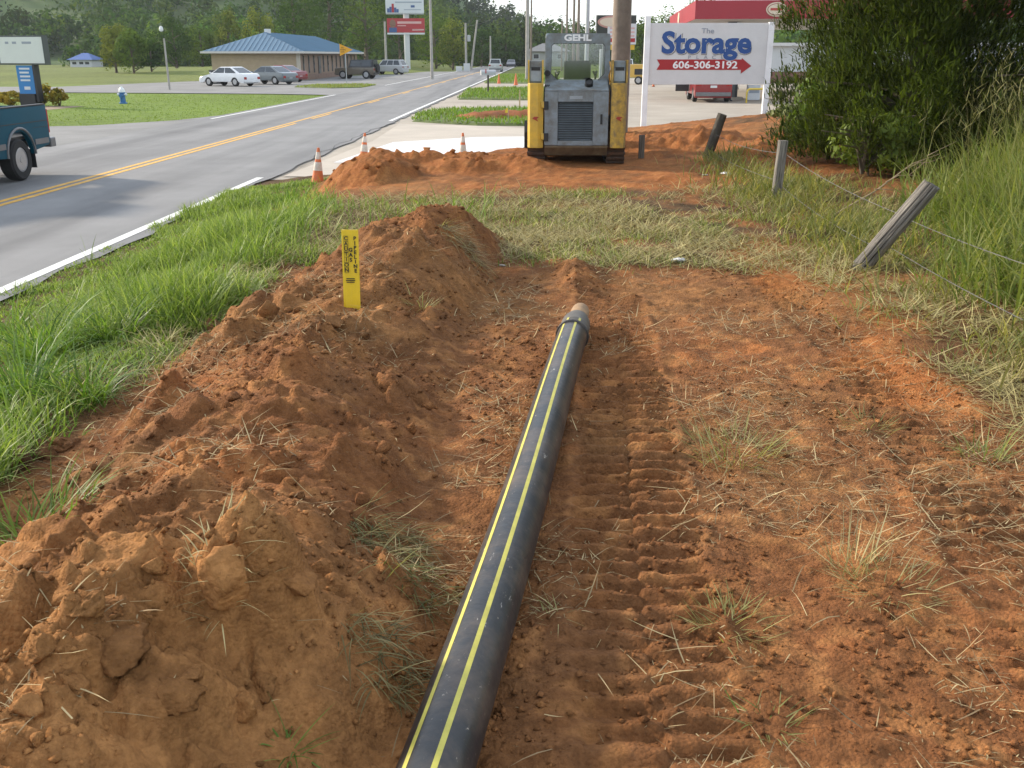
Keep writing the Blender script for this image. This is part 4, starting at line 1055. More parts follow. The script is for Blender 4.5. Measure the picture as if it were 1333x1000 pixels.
# verge between road and ridge
patch = lambda x, y: np.clip(.72 + 1.1 * fbm(x * 1.4, y * 1.4, 3, 201), .15, 1)
fv = lambda x, y: (1 - bare(x, y)) ** 2 * (x > xr(y) + .08 + .12 * vnoise(y * 3, x * 0, 4)) * (x < -.2) * (1 - .97 * sst(-2.9, -1.9, x) * sst(8.0, 9.4, y))
x, y = scatter(74000, -5.3, .0, 2.4, 17.5, lambda x, y: fv(x, y) * patch(x, y), 1.25); n = len(x)
tall = np.clip(.6 + 2.4 * fbm(x * .9, y * .9, 3, 202), .22, 1.6) * (.42 + .58 * sst(.5, 1.5, x - xr(y)))
tag(blades('verge_grass', on_ground(x, y, -.01), rng.uniform(0, 6.28, n), rng.uniform(.08, .32, n) * tall + .03, rng.uniform(.004, .011, n) * (1 + .04 * y), rng.uniform(0, .7, n), rng.uniform(.2, 1.6, n), tint(n, (.062, .140, .013), (.165, .25, .036)), 3, BLADE, None, tint(n, (.115, .195, .022), (.40, .45, .15))), 'rough green grass on the bank beside the road', 'grass', kind='stuff')  # yellow-white highlights are painted into the pale blade tips
# flattened, mown hay between ridge and loader and along the right bank
fh = lambda x, y: np.clip((1 - bare(x, y)) * (x > -2.4) * np.clip(.45 + 2.0 * fbm(x * 1.6, y * 1.6, 3, 211), .02, 1) * (1 - .55 * sst(10.5, 12.5, y)) * (1 - sst(3.6, 5.0, x)), 0, 1)
x, y = scatter(32000, -2.4, 5.0, 3.0, 14.0, fh, 1.0); n = len(x)
tag(blades('cut_hay', on_ground(x, y, .004), rng.uniform(0, 6.28, n), rng.uniform(.08, .30, n), rng.uniform(.003, .008, n) * (1 + .05 * y), rng.uniform(.95, 1.45, n), rng.uniform(-.1, .5, n), tint(n, (.24, .20, .08), (.46, .39, .18)), 2, STRAW), 'pale cut hay and dry grass lying flat past the pipe end', 'hay', kind='stuff')
fg = lambda x, y: np.clip((1 - bare(x, y)) * (x > -1.8) * np.clip(.12 + 1.8 * fbm(x * 1.1, y * 1.1, 3, 221), 0.02, 1) * (1 - .6 * (1 - sst(6.5, 8.5, y))) * (1 - sst(3.8, 5.0, x)), 0, 1)
x, y = scatter(9500, -1.8, 5.0, 3.4, 14.0, fg, 1.0); n = len(x)
tag(blades('short_grass', on_ground(x, y, -.01), rng.uniform(0, 6.28, n), rng.uniform(.04, .13, n) * (1 + .5 * sst(2.6, 3.6, x)), rng.uniform(.004, .009, n) * (1 + .05 * y), rng.uniform(0, .6, n), rng.uniform(.2, 1.3, n), tint(n, (.13, .18, .04), (.32, .33, .12)), 2, BLADE), 'short green grass growing through the cut hay', 'grass', kind='stuff')
# weeds at the foot of the fence line
fw = lambda x, y: np.clip(np.exp(-((x - 3.15 - .02 * y) / .45) ** 2) * np.clip(.55 + 1.5 * fbm(x * 1.3, y * 1.3, 3, 231), 0, 1), 0, 1)
x, y = scatter(4200, 2.2, 5.2, 3.4, 17, fw); n = len(x)
tag(blades('fence_line_weeds', on_ground(x, y, -.01), rng.uniform(0, 6.28, n), rng.uniform(.12, .42, n), rng.uniform(.006, .014, n) * (1 + .03 * y), rng.uniform(0, .7, n), rng.uniform(.3, 1.7, n), tint(n, (.11, .14, .03), (.34, .30, .11)), 3, BLADE), 'weeds and long grass along the wire fence', 'weeds', kind='stuff')
# tall seeding grass on the right bank
ft = lambda x, y: np.clip((x < .74 * y + 1.75) * sst(-.2, .9, x - (1.75 + .235 * y) + .5 * fbm(x * 1.2, y * 1.2, 2, 241)) * np.clip(.75 + fbm(x * .9, y * .9, 2, 242), .2, 1) * (1 - .93 * sst(10.0, 12.0, y - .35 * (x - 6))), 0, 1)
x, y = scatter(21000, 3.0, 11.5, 4.0, 15.0, ft, 1.0); n = len(x)
hh = rng.uniform(.5, 1.15, n) * np.clip(.65 + .30 * (x - (1.75 + .235 * y)), .55, 1.3)
tag(blades('tall_grass', on_ground(x, y, -.02), rng.uniform(0, 6.28, n), hh, rng.uniform(.010, .022, n), rng.uniform(0, .35, n), rng.uniform(.3, 1.9, n), tint(n, (.085, .15, .020), (.20, .25, .045)), 4, BLADE, None, tint(n, (.12, .17, .03), (.32, .29, .11))), 'tall lush green grass on the bank behind the fence', 'grass', kind='stuff')
# seed heads above the tall grass
ns = 420; x, y = scatter(ns, 4.2, 10.5, 7.0, 13.0, ft)
P_, D_, L_, K_ = [], [], [], []
for i in range(ns):
    g = height(x[i:i+1], y[i:i+1])[0]; h0 = rng.uniform(1.0, 1.65)
    for q in range(9):
        P_.append((x[i] + .02 * q, y[i], g + h0 * (.74 + .03 * q))); D_.append(rng.uniform(0, 6.28)); L_.append(rng.uniform(.08, .2)); K_.append(rng.uniform(.4, 1.0))
    P_.append((x[i], y[i], g)); D_.append(rng.uniform(0, 6.28)); L_.append(h0); K_.append(.05)
P_ = np.array(P_); n = len(P_)
tag(blades('grass_seed_heads', P_, np.array(D_), np.array(L_), np.where(np.array(L_) > .5, .004, .006), np.array(K_), np.full(n, .25), tint(n, (.17, .17, .06), (.27, .24, .10)), 3, STRAW), 'brownish seed heads standing above the tall grass', 'grass', kind='stuff')
# loose straw over the clay
fs = lambda x, y: np.clip(bare(x, y) * np.clip(.12 + 1.7 * fbm(x * 1.7, y * 1.7, 3, 251) + .30 * sst(.95, 1.4, x), .02, 1), 0, 1)
x, y = scatter(13000, -2.1, 3.0, 1.6, 9.5, fs, 1.45); n = len(x)
tag(blades('loose_straw', on_ground(x, y, .006), rng.uniform(0, 6.28, n), .015 + .19 * rng.uniform(size=n) ** 3.2, rng.uniform(.0015, .0045, n) * (1 + .10 * y), rng.uniform(1.1, 1.62, n), rng.uniform(-.5, .9, n), tint(n, (.22, .15, .08), (.46, .36, .19), .4), 3, STRAW), 'bits of dry straw strewn over the clay', 'straw', kind='stuff')

def tuft(qx, qy, n, ln, w, label, ca, cb, lean=(0, .8), dr=(.3, 1.6), spread=.08, way=None, *, group=None, name='grass_tuft', pos=None, m=None, cat='grass tuft'):
    h_ = pos if pos else hit(qx, qy)
    t = root(name, h_, label, cat, 0, group)
    a = rng.uniform(0, 6.28, n); r_ = spread * np.sqrt(rng.uniform(size=n))
    bx_, by_ = np.cos(a) * r_, np.sin(a) * r_
    gz = height(bx_ + h_.x, by_ + h_.y) - h_.z
    o = blades('blades', np.stack([bx_, by_, gz - .005], 1), (a + rng.uniform(-.8, .8, n)) if way is None else (way + rng.normal(size=n) * .75), rng.uniform(.35, 1.2, n) * ln, rng.uniform(.6, 1.3, n) * w, rng.uniform(*lean, n), rng.uniform(*dr, n), tint(n, ca, cb), 4, m or BLADE, t)
    return t
GA, GB = (.085, .15, .025), (.20, .26, .06); SA, SB2 = (.32, .26, .12), (.50, .43, .22); MA, MB = (.17, .18, .055), (.36, .33, .14)
tuft(955, 590, 190, .20, .005, 'matted tuft of half-dry grass on the flat clay right of the track prints', MA, MB, (.5, 1.4), (0, .7), .20)
tuft(940, 610, 16, .34, .004, 'few long dry stalks standing up out of the matted tuft', SA, SB2, (.1, .5), (0, .3), .08, m=STRAW)
tuft(1110, 740, 60, .22, .0045, 'upright straw stalks standing in the clay beside the flattened grass', SA, SB2, (.1, 1.0), (0, .4), .10, m=STRAW)
tuft(1150, 770, 120, .14, .004, 'flattened straw and green shoots behind the crumbly clay patch', MA, SB2, (.8, 1.5), (0, .4), .16)
tuft(950, 820, 130, .12, .004, 'small tangled tuft of grass and roots right of the pipe', MA, MB, (.6, 1.5), (0, .6), .11)
tuft(500, 700, 260, .20, .0045, 'large clump of torn sod grass hanging down the ridge beside the pipe', (.07, .085, .025), (.26, .22, .09), (.9, 1.9), (.2, 1.0), .15, -.7)
tuft(545, 770, 210, .17, .004, 'bushy clump of torn grass between the ridge and the pipe', (.07, .095, .025), (.26, .23, .09), (.6, 1.8), (.2, 1.2), .13, -.9)
tuft(505, 870, 200, .17, .005, 'dead grass clump lying against the pipe in the gap', (.10, .09, .035), (.34, .28, .13), (.8, 1.8), (.2, 1.0), .14, -.8)
tuft(375, 975, 34, .14, .006, 'fresh green shoots poking out of the ridge base', GA, GB, (.5, 1.4), (.3, 1.2), .05)
tuft(545, 395, 60, .16, .005, 'small pale tuft on the ridge slope right of the yellow marker', MA, SB2, (.4, 1.5), (.2, .9), .07)
tuft(600, 320, 320, .30, .005, 'torn sod with dry grass draped over the peak of the ridge', (.11, .10, .04), SB2, (.9, 1.8), (.2, .9), .22, -.6)
tuft(205, 480, 240, .16, .007, 'dark clump of wilted broadleaf weeds beside the ridge', (.06, .08, .025), (.20, .22, .09), (.3, 1.5), (.2, 1.6), .26)
tuft(45, 695, 220, .26, .008, 'green grass clump half buried by the ridge', GA, GB, (.3, 1.4), (.3, 1.2), .22)
tuft(280, 740, 60, .14, .004, 'wispy dry roots on top of the ridge', SA, SB2, (.7, 1.5), (0, .8), .09, m=STRAW)
tuft(1130, 560, 80, .13, .004, 'thin grass wisp at the foot of the red crumbly edge', MA, MB, (.6, 1.5), (0, .6), .12)
tuft(1280, 600, 70, .20, .006, 'green sprout on the clay near the right bank', GA, MB, (.2, 1.2), (.3, 1.2), .10)
tuft(720, 810, 26, .10, .003, 'tiny wisp of straw right beside the pipe', MA, SB2, (.8, 1.5), (0, .6), .05)
tuft(1000, 945, 40, .10, .004, 'few short green blades low on the clay in front of the straw', GA, MB, (.7, 1.5), (0, .6), .08)
lb = 'arching clump of long grass in the bank beside the road'
for (qx, qy, n, ln) in [(30, 520, 170, .60), (60, 470, 170, .62), (150, 440, 130, .48), (15, 440, 120, .5), (110, 520, 120, .42)]:
    tuft(qx, qy, n, ln, .011, lb, (.06, .13, .02), (.16, .25, .045), (.1, .7), (.8, 2.0), .16, group='long grass clumps on the road bank', name='grass_clump')
tuft(380, 265, 160, .34, .012, 'dense green clump beside the first cone at the road edge', (.08, .17, .02), (.18, .28, .04), (.1, .7), (.5, 1.6), .38, name='grass_clump')
# single stalks leaning over the road line
for (qx, qy, h_) in [(118, 345, .42), (20, 420, .55), (305, 280, .3), (345, 262, .34)]:
    tuft(qx, qy, 7, h_, .012, 'tall weed stalk rising over the white road line', (.10, .17, .03), (.2, .25, .06), (0, .25), (.2, 1.0), .03, group='weed stalks at the road line', name='weed_stalk', cat='weed')
# bent dry branches by the fence
DRY = mat('dry_stalk', (.30, .22, .13), .85, .25, 12)
p0 = hit(1085, 290); p1 = pxy(1225, 200, p0.y + 1.6)
br = root('dead_branch', p0, 'thin dead branch leaning up across the fence wires', 'branch')
b = B(); v1 = p1 - p0; b.tube([(-.25, -.4, -.03), (0, 0, .08), v1 * .35 + Vector((0, 0, .05)), v1 * .7 + Vector((0, 0, .10)), v1], [.012, .011, .009, .007, .003], 6)
for q in range(6):
    s_ = v1 * (.35 + .1 * q) + Vector((0, 0, .08)); b.tube([s_, s_ + Vector((.16, .05, .08 * (q % 2) - .01)), s_ + Vector((.38, .12, .10 * (q % 3) - .04))], [.006, .004, .002], 5)
b.build('stem', DRY, br)

# ================================================================== TREES OF THE RIGHT BANK
def spray_cloud(rng_, ctrs, nper, ln, w, colA, colB, up=.3):
    """needle-like sprays around clump centres (x, y, z, r, outward dir)"""
    base, az, le, wi, la, co = [], [], [], [], [], []
    for (c, r, o, shade) in ctrs:
        v = rng_.normal(size=(nper, 3)); v /= np.linalg.norm(v, axis=1, keepdims=True)
        p = np.asarray(c) + v * r * rng_.uniform(.2, 1, (nper, 1)) ** .5
        base.append(p); az.append(np.arctan2(o[1], o[0]) + rng_.normal(size=nper) * .9); le.append(rng_.uniform(.6, 1.3, nper) * ln); wi.append(rng_.uniform(.7, 1.3, nper) * w)
        la.append(rng_.uniform(.1, 1.7, nper)); t = rng_.uniform(size=(nper, 1)); co.append((np.array(colA) * (1 - t) + np.array(colB) * t) * shade)
    return [np.concatenate(a) for a in (base, az, le, wi, la, co)]
def cedar(loc, hgt, rad, seed, label, ntier=430, nper=85, dens=1.0):
    rg = np.random.default_rng(seed); rr_ = random.Random(seed)
    t = root('cedar_tree', loc, label, 'tree')
    b = B(); b.tube([(0, 0, -.3), (.03, 0, hgt*.3), (-.02, .03, hgt*.7), (0, 0, hgt)], [.15, .12, .07, .02], 9)
    ctrs = []
    for i in range(ntier):
        z = hgt * (.03 + .9 * rr_.random() ** 1.35); a = rr_.uniform(0, 6.283)
        prof = rad * (1 - (z / hgt) ** 1.7) * (.72 + .28 * min(1, z / (hgt * .2)))
        lump = .78 + .28 * math.sin(3 * a + z * 1.9) + .16 * math.sin(7 * a - z * 3.1)
        r_ = prof * lump * (rr_.random() ** .45)
        o = (math.cos(a), math.sin(a))
        ctrs.append(((o[0]*r_, o[1]*r_, z), rr_.uniform(.18, .36), o, rr_.uniform(.65, 1.2)))
        if i % 22 == 0: b.tube([(0, 0, max(.15, z - .25 * r_)), (o[0]*r_*.5, o[1]*r_*.5, z - .05), (o[0]*r_*.95, o[1]*r_*.95, z)], [.03, .02, .008], 5)
    b.build('trunk', BARK, t, smooth=True)
    base, az, le, wi, la, co = spray_cloud(rg, ctrs, nper, .115, .027, (.020, .036, .007), (.115, .150, .018))
    blades('crown', base, az, le, wi, la, np.full(len(base), .3), co, 2, leafmat('cedar_needles', .28, .6), t)
    return t
def gz(x, y): return hz(x, y) - .03
cedar((5.75, 14.4, gz(5.75, 14.4)), 6.2, 2.55, 3, 'dense dark green cedar tree behind the fence, next to the storage sign', 1250, 92)
cedar((8.9, 15.0, gz(8.9, 15.0)), 5.6, 2.5, 4, 'second dark cedar deeper in the thicket, behind the tall grass', 760, 84)
cedar((7.2, 17.2, gz(7.2, 17.2)), 6.4, 2.6, 6, 'third cedar filling the gap behind the other two', 620, 80)
rgd = np.random.default_rng(9)
def leafy(name, loc, hgt, rad, label, seed, colA, colB, nleaf, lsize, ncl, red_=None, lo=.35, cat='tree'):
    rg = np.random.default_rng(seed); rr_ = random.Random(seed); t = root(name, loc, label, cat)
    b = B(); b.tube([(0, 0, -.3), (-.1, -.05, hgt*.35), (-.25, -.1, hgt*.7), (-.4, -.1, hgt*.95)], [.09*hgt/5, .075*hgt/5, .045*hgt/5, .012], 8)
    for i in range(14):
        a = rr_.uniform(0, 6.28); z0 = hgt * (lo + .5 * i / 14); k_ = rr_.uniform(.5, .95)
        b.tube([(-.15, -.05, z0), (math.cos(a)*rad*k_*.5, math.sin(a)*rad*k_*.5, z0 + .35), (math.cos(a)*rad*k_, math.sin(a)*rad*k_, z0 + .4)], [.028, .018, .006], 5)
    b.build('trunk', BARK, t, smooth=True)
    v, f, k_ = crown_pts(rg, (0, 0, hgt * (lo + (1-lo)/2)), (rad, rad, hgt * (1-lo) / 2 * 1.1), ncl, nleaf, lsize, colA, colB)
    if red_ is not None:
        cl = rg.uniform(size=len(v)//4) ; c3 = v.reshape(-1, 4, 3).mean(1)
        mm = (np.sin(c3[:, 0] * 4 + 1) + np.sin(c3[:, 2] * 5) + .8 * np.sin(c3[:, 1] * 3)) > 1.35
        k_[np.repeat(mm, 4)] = np.array(red_) * rg.uniform(.7, 1.3, (int(mm.sum()) * 4, 1))
    np_mesh('crown', v, f, 4, leafmat('broad_leaves', .4, .5), t, k_)
    return t
leafy('sumac_tree', (8.1, 12.7, gz(8.1, 12.7)), 4.6, 2.0, 'overhanging leafy tree with reddish patches above the tall grass', 31, (.10, .11, .03), (.22, .20, .06), 9000, .10, 60, (.34, .11, .06), .42)
leafy('shrub', (5.0, 15.4, gz(5.0, 15.4)), 1.5, .75, 'bright green leafy shrub under the cedar beside the storage sign', 32, (.08, .14, .02), (.17, .25, .04), 2600, .085, 22, None, .1, 'shrub')
leafy('shrub', (4.9, 13.3, gz(4.9, 13.3)), .9, .8, 'low yellowish green shrub at the foot of the cedar by the short post', 33, (.10, .15, .02), (.20, .26, .05), 2200, .075, 20, None, .08, 'shrub')
leafy('shrub', (7.3, 12.2, gz(7.3, 12.2)), 1.7, .9, 'dark broadleaf shrub between the cedar and the tall grass', 34, (.05, .085, .02), (.13, .17, .05), 2600, .10, 22, None, .1, 'shrub')
leafy('shrub', (5.9, 20.5, gz(5.9, 20.5)), .55, .7, 'scrubby weeds below the right post of the storage sign', 35, (.09, .13, .025), (.22, .24, .07), 1400, .09, 18, None, .05, 'shrub')
# litter
def litter(qx, qy, s, label, m):
    h_ = hit(qx, qy); me = CB[qx % 4].copy(); me.materials.clear(); me.materials.append(m)
    o = bpy.data.objects.new('litter', me); o.location = (h_.x, h_.y, hz(h_.x, h_.y, True) + s * .3); o.scale = (s * 1.4, s, s * .6); tag(link(o), label, 'litter')
WHP = mat('white_plastic', (.75, .75, .77), .5, .1, 9)
litter(881, 343, .055, 'crumpled white plastic scrap on the clay past the pipe', WHP)
litter(948, 227, .07, 'white litter scrap near the dark leaning fence post', WHP)
litter(917, 229, .04, 'tiny pale litter bit left of the white scrap by the dark post', WHP)
litter(654, 350, .022, 'small grey pebble on the clay at the end of the ridge', mat('pebble_grey', (.34, .31, .28), .8, .2, 20))
# grey stub and stake by the loader, flag in the verge
st = px(835, 207, -.02); B().span((-.05, -.03, -.15), (.05, .03, .42)).build('survey_stake', WOOD, None, loc=st); tag(bpy.data.objects['survey_stake'], 'short pale board stake standing right behind the loader track', 'stake')
# ================================================================== VEHICLES
TY = mat('tyre_rubber', (.018, .018, .018), .85, .3, 20); RIM = mat('alloy_rim', (.42, .42, .43), .35, .1, 8, metal=.7)
CGL = mat('car_glass', (.02, .026, .03), .08, spec=.8); CHR = mat('bumper_grey', (.16, .16, .165), .4, .1, 6, metal=.3); TRIM = mat('black_trim', (.02, .02, .021), .5)
TLR = mat('tail_light_red', (.30, .012, .012), .25); HLW = mat('head_light', (.6, .62, .64), .15); PLT = mat('number_plate', (.6, .62, .62), .5)
def paint(n_, c): return mat('paint_' + n_, c, .28, .06, 2, spec=.5, coat=.5)
def wheel(parent, x, y, r, w, rimr=.62):
    s = 1 if x > 0 else -1
    mt = Matrix.Translation((x, y, r)) @ Matrix.Rotation(R(90) * s, 4, 'Y')
    o = B().lathe([(r*rimr, -w/2), (r*.9, -w/2), (r*.985, -w*.38), (r, -w*.2), (r, w*.2), (r*.985, w*.38), (r*.9, w/2), (r*rimr, w/2), (r*rimr*.95, w*.30), (.0001, w*.28)], 28, mt).build('wheel', TY, parent, smooth=True)
    b = B(); b.lathe([(r*rimr*.98, w*.44), (r*rimr*.86, w*.46), (r*rimr*.84, w*.33)], 28, mt)
    b.lathe([(r*.17, w*.33), (r*.15, w*.47), (.0001, w*.48)], 14, mt)
    for k in range(6):
        a = k * math.pi / 3; q = mt @ Matrix.Rotation(a, 4, 'Z') @ Matrix.Translation((r*rimr*.52, 0, w*.38))
        r_ = bmesh.ops.create_cube(b.bm, size=1); bmesh.ops.transform(b.bm, matrix=q @ Matrix.Diagonal((r*rimr*.72, r*.16, w*.09, 1)), verts=r_['verts'])
    b.build('rim', RIM, o)
    return o
def arch(yc, r, zb, n=9):
    a0 = math.acos(min(1, max(-1, 0)))
    return [(yc + r * math.cos(a), zb + r * math.sin(a)) for a in [math.pi * k / n for k in range(n + 1)]]
def car(name, loc, rz, label, cat, pm, L, W, H, belt, wr, wb, prof, roof, windows=2, group=None, roofm=None, plate=True, zg=.22, spare=False, cladding=None):
    """prof: (y, z) top outline from front to rear at the belt; roof: (front base y, front top y, rear top y, rear base y); front is +Y"""
    t = root(name, loc, label, cat, rz, group)
    fy, ry = wb / 2, -wb / 2; ar = wr * 1.14
    low = [(-L/2, zg + .12), (-L/2 + .08, zg)] + [(y, z) for (y, z) in reversed(arch(ry, ar, wr * .98))] + [(y, z) for (y, z) in reversed(arch(fy, ar, wr * .98))] + [(L/2 - .08, zg), (L/2, zg + .12)]
    low = [(p[0], max(p[1], zg)) for p in low]
    b = B(); b.prism(low + prof, -W/2, W/2, 'X', .035); body = b.build('body', pm, t, smooth=True)
    # glasshouse
    w0, w1 = W * .47, W * .385; fb, ftp, rt, rb = roof
    def V(y, z, w): return [(-w, y, z), (w, y, z)]
    b = B(); bm = b.bm; z0 = belt - .03
    base = [(-w0, fb, z0), (w0, fb, z0), (w0, rb, z0), (-w0, rb, z0)]; top = [(-w1, ftp, H), (w1, ftp, H), (w1, rt, H), (-w1, rt, H)]
    bv = [bm.verts.new(p) for p in base]; tv = [bm.verts.new(p) for p in top]
    for i in range(4): bm.faces.new((bv[i], bv[(i+1) % 4], tv[(i+1) % 4], tv[i]))
    bm.faces.new(tv); bm.faces.new(bv[::-1])
    bmesh.ops.bevel(bm, geom=[e for e in bm.edges if any(v in tv for v in e.verts)], offset=.05, segments=2, affect='EDGES')
    cab_ = b.build('cabin', roofm or pm, t, smooth=True)
    def pane(p00, p10, p11, p01, u0, u1, v0, v1, nm='window'):
        P = lambda u, v: (Vector(p00) * (1-u) + Vector(p10) * u) * (1-v) + (Vector(p01) * (1-u) + Vector(p11) * u) * v
        n_ = (Vector(p10) - Vector(p00)).cross(Vector(p01) - Vector(p00)).normalized() * .006
        q = [P(u0, v0), P(u1, v0), P(u1, v1), P(u0, v1)]
        if n_.dot(q[0] - Vector((0, (fb + rb) / 2, (belt + H) / 2))) < 0: n_ = -n_
        b = B(); f = [b.bm.verts.new(c + n_) for c in q]; g_ = [b.bm.verts.new(c - n_ * 3) for c in q]
        b.bm.faces.new(f); b.bm.faces.new(g_[::-1])
        for i in range(4): b.bm.faces.new((f[i], g_[i], g_[(i+1) % 4], f[(i+1) % 4]))
        return b.build(nm, CGL, cab_)
    pane(base[0], base[1], top[1], top[0], .07, .93, .12, .90, 'windscreen'); pane(base[3], base[2], top[2], top[3], .09, .91, .18, .88, 'rear_window')
    for k in range(windows):
        a, c = .06 + .89 * k / windows, .06 + .89 * (k + 1) / windows - .03
        pane(base[1], base[2], top[2], top[1], a, c, .16, .88); pane(base[0], base[3], top[3], top[0], a, c, .16, .88)
    for sx in (-1, 1):
        for yw in (fy, ry): wheel(t, sx * (W/2 - .11), yw, wr, .22)
        zt_ = prof[-1][1]
        B().span((sx*(W/2-.30), -L/2-.012, zt_-.22), (sx*(W/2-.03), -L/2+.06, zt_-.04), .01).build('tail_light', TLR, t)
        B().span((sx*(W/2-.34), L/2-.06, prof[0][1]-.16), (sx*(W/2-.04), L/2+.012, prof[0][1]-.02), .01).build('headlight', HLW, t)
        B().box((sx*(W/2+.06), fb - .22, belt + .07), (.16, .07, .11), None, .02).build('wing_mirror', cladding or pm, t)
        for k in range(min(2, windows)): B().box((sx*(W/2+.004), fb - .75 - .95*k, belt - .13), (.02, .14, .03)).build('door_handle', cladding or pm, body)
    B().span((-W/2+.05, -L/2-.05, zg+.08), (W/2-.05, -L/2+.04, zg+.27), .02).build('rear_bumper', cladding or pm, t)
    B().span((-W/2+.05, L/2-.04, zg+.06), (W/2-.05, L/2+.05, zg+.25), .02).build('front_bumper', cladding or pm, t)
    B().span((-W*.28, L/2-.02, prof[0][1]-.15), (W*.28, L/2+.008, prof[0][1]-.04)).build('radiator_grille', TRIM, t)
    if plate: B().span((-.16, -L/2-.02, prof[-1][1]-.30), (.16, -L/2+.01, prof[-1][1]-.19)).build('number_plate', PLT, t)
    if spare:
        mt = Matrix.Translation((.1, -L/2 - .10, belt - .08)) @ Matrix.Rotation(R(90), 4, 'X')
        B().lathe([(wr*.55, -.1), (wr*.95, -.1), (wr, -.04), (wr, .04), (wr*.95, .1), (wr*.55, .1), (.0001, .08)], 24, mt).build('spare_wheel', TY, t, smooth=True)
    return t
ZL = GZ + .022
def sedan(loc, rz, label, pm, nm='parked_car', g=None):
    L, W = 4.55, 1.76
    return car(nm, loc, rz, label, 'car', pm, L, W, 1.40, .90, .325, 2.65, [(L/2, .50), (L/2-.07, .62), (L/2-.45, .73), (1.15, .87), (.9, .90), (-1.5, .94), (-L/2+.25, .93), (-L/2+.08, .88), (-L/2, .72)], (1.20, .20, -.80, -1.88), 2, g)
def suv(loc, rz, label, pm, nm='parked_car', g=None, L=4.45, H=1.72, clad=None):
    W = 1.82
    return car(nm, loc, rz, label, 'car', pm, L, W, H, 1.02, .36, 2.62, [(L/2, .70), (L/2-.05, .86), (L/2-.35, .95), (1.05, 1.02), (-L/2+.1, 1.06), (-L/2, 1.0)], (1.12, .45, -L/2+.45, -L/2+.10), 3, g, cladding=clad)
sedan(px(300, 112, ZL), R(62), 'white sedan parked in the lot left of the tan building', paint('white', (.70, .71, .72)))
sedan(px(346, 110.5, ZL) + Vector((0, 1.6, 0)), R(60), 'grey sedan parked right behind the white sedan', paint('grey', (.13, .15, .16)))
sedan(px(347, 108.5, ZL) + Vector((.3, 4.5, 0)), R(60), 'dark red car mostly hidden behind the grey sedan', paint('red', (.20, .02, .025)))
L = 4.1
car('parked_jeep', px(466, 102.5, ZL), R(78), 'brown boxy off-road car with black soft top and spare wheel', 'car', paint('brown', (.115, .095, .07)), L, 1.75, 1.82, 1.08, .40, 2.45, [(L/2, .85), (L/2-.03, 1.02), (.75, 1.08), (-L/2+.05, 1.08), (-L/2, 1.02)], (.62, .42, -L/2+.12, -L/2+.05), 2, roofm=TRIM, spare=True, cladding=TRIM, zg=.34)
suv(px(507, 97, ZL), R(72), 'silver sport utility car parked beyond the brown off-road car', paint('silver', (.42, .43, .43)))
suv(px(646, 93.5, GZ + .045), R(-1.7), 'pale silver sport utility car driving away on the right lane', paint('pale', (.46, .48, .46)), 'moving_car', clad=CHR)
sedan(px(666, 87.0, GZ + .045), R(178), 'dark car on the road ahead of the pale silver one', paint('dark', (.06, .06, .075)), 'moving_car')
# red minivan under the sign
L = 4.6
rv = suv(px(921, 131, ZL), R(-4), 'dark red minivan at the filling station seen under the storage sign', paint('dark_red', (.26, .025, .03)), 'minivan', L=4.6, H=1.75, clad=CHR)
B().span((-1.62, .45, .45), (-.92, .50, 1.55), .02).build('open_door', TRIM, rv)

# teal pickup coming towards the camera
TE = mat('paint_teal', (.010, .070, .105), .5, .06, 2, spec=.12)
tp = Vector((-9.02 - .97, 19.35 - .0, GZ + .045)); ang = R(180) - math.atan(.0288)
PK = root('pickup_truck', tp, 'dark teal pickup truck driving on the far lane with its bed in view', 'truck', ang)
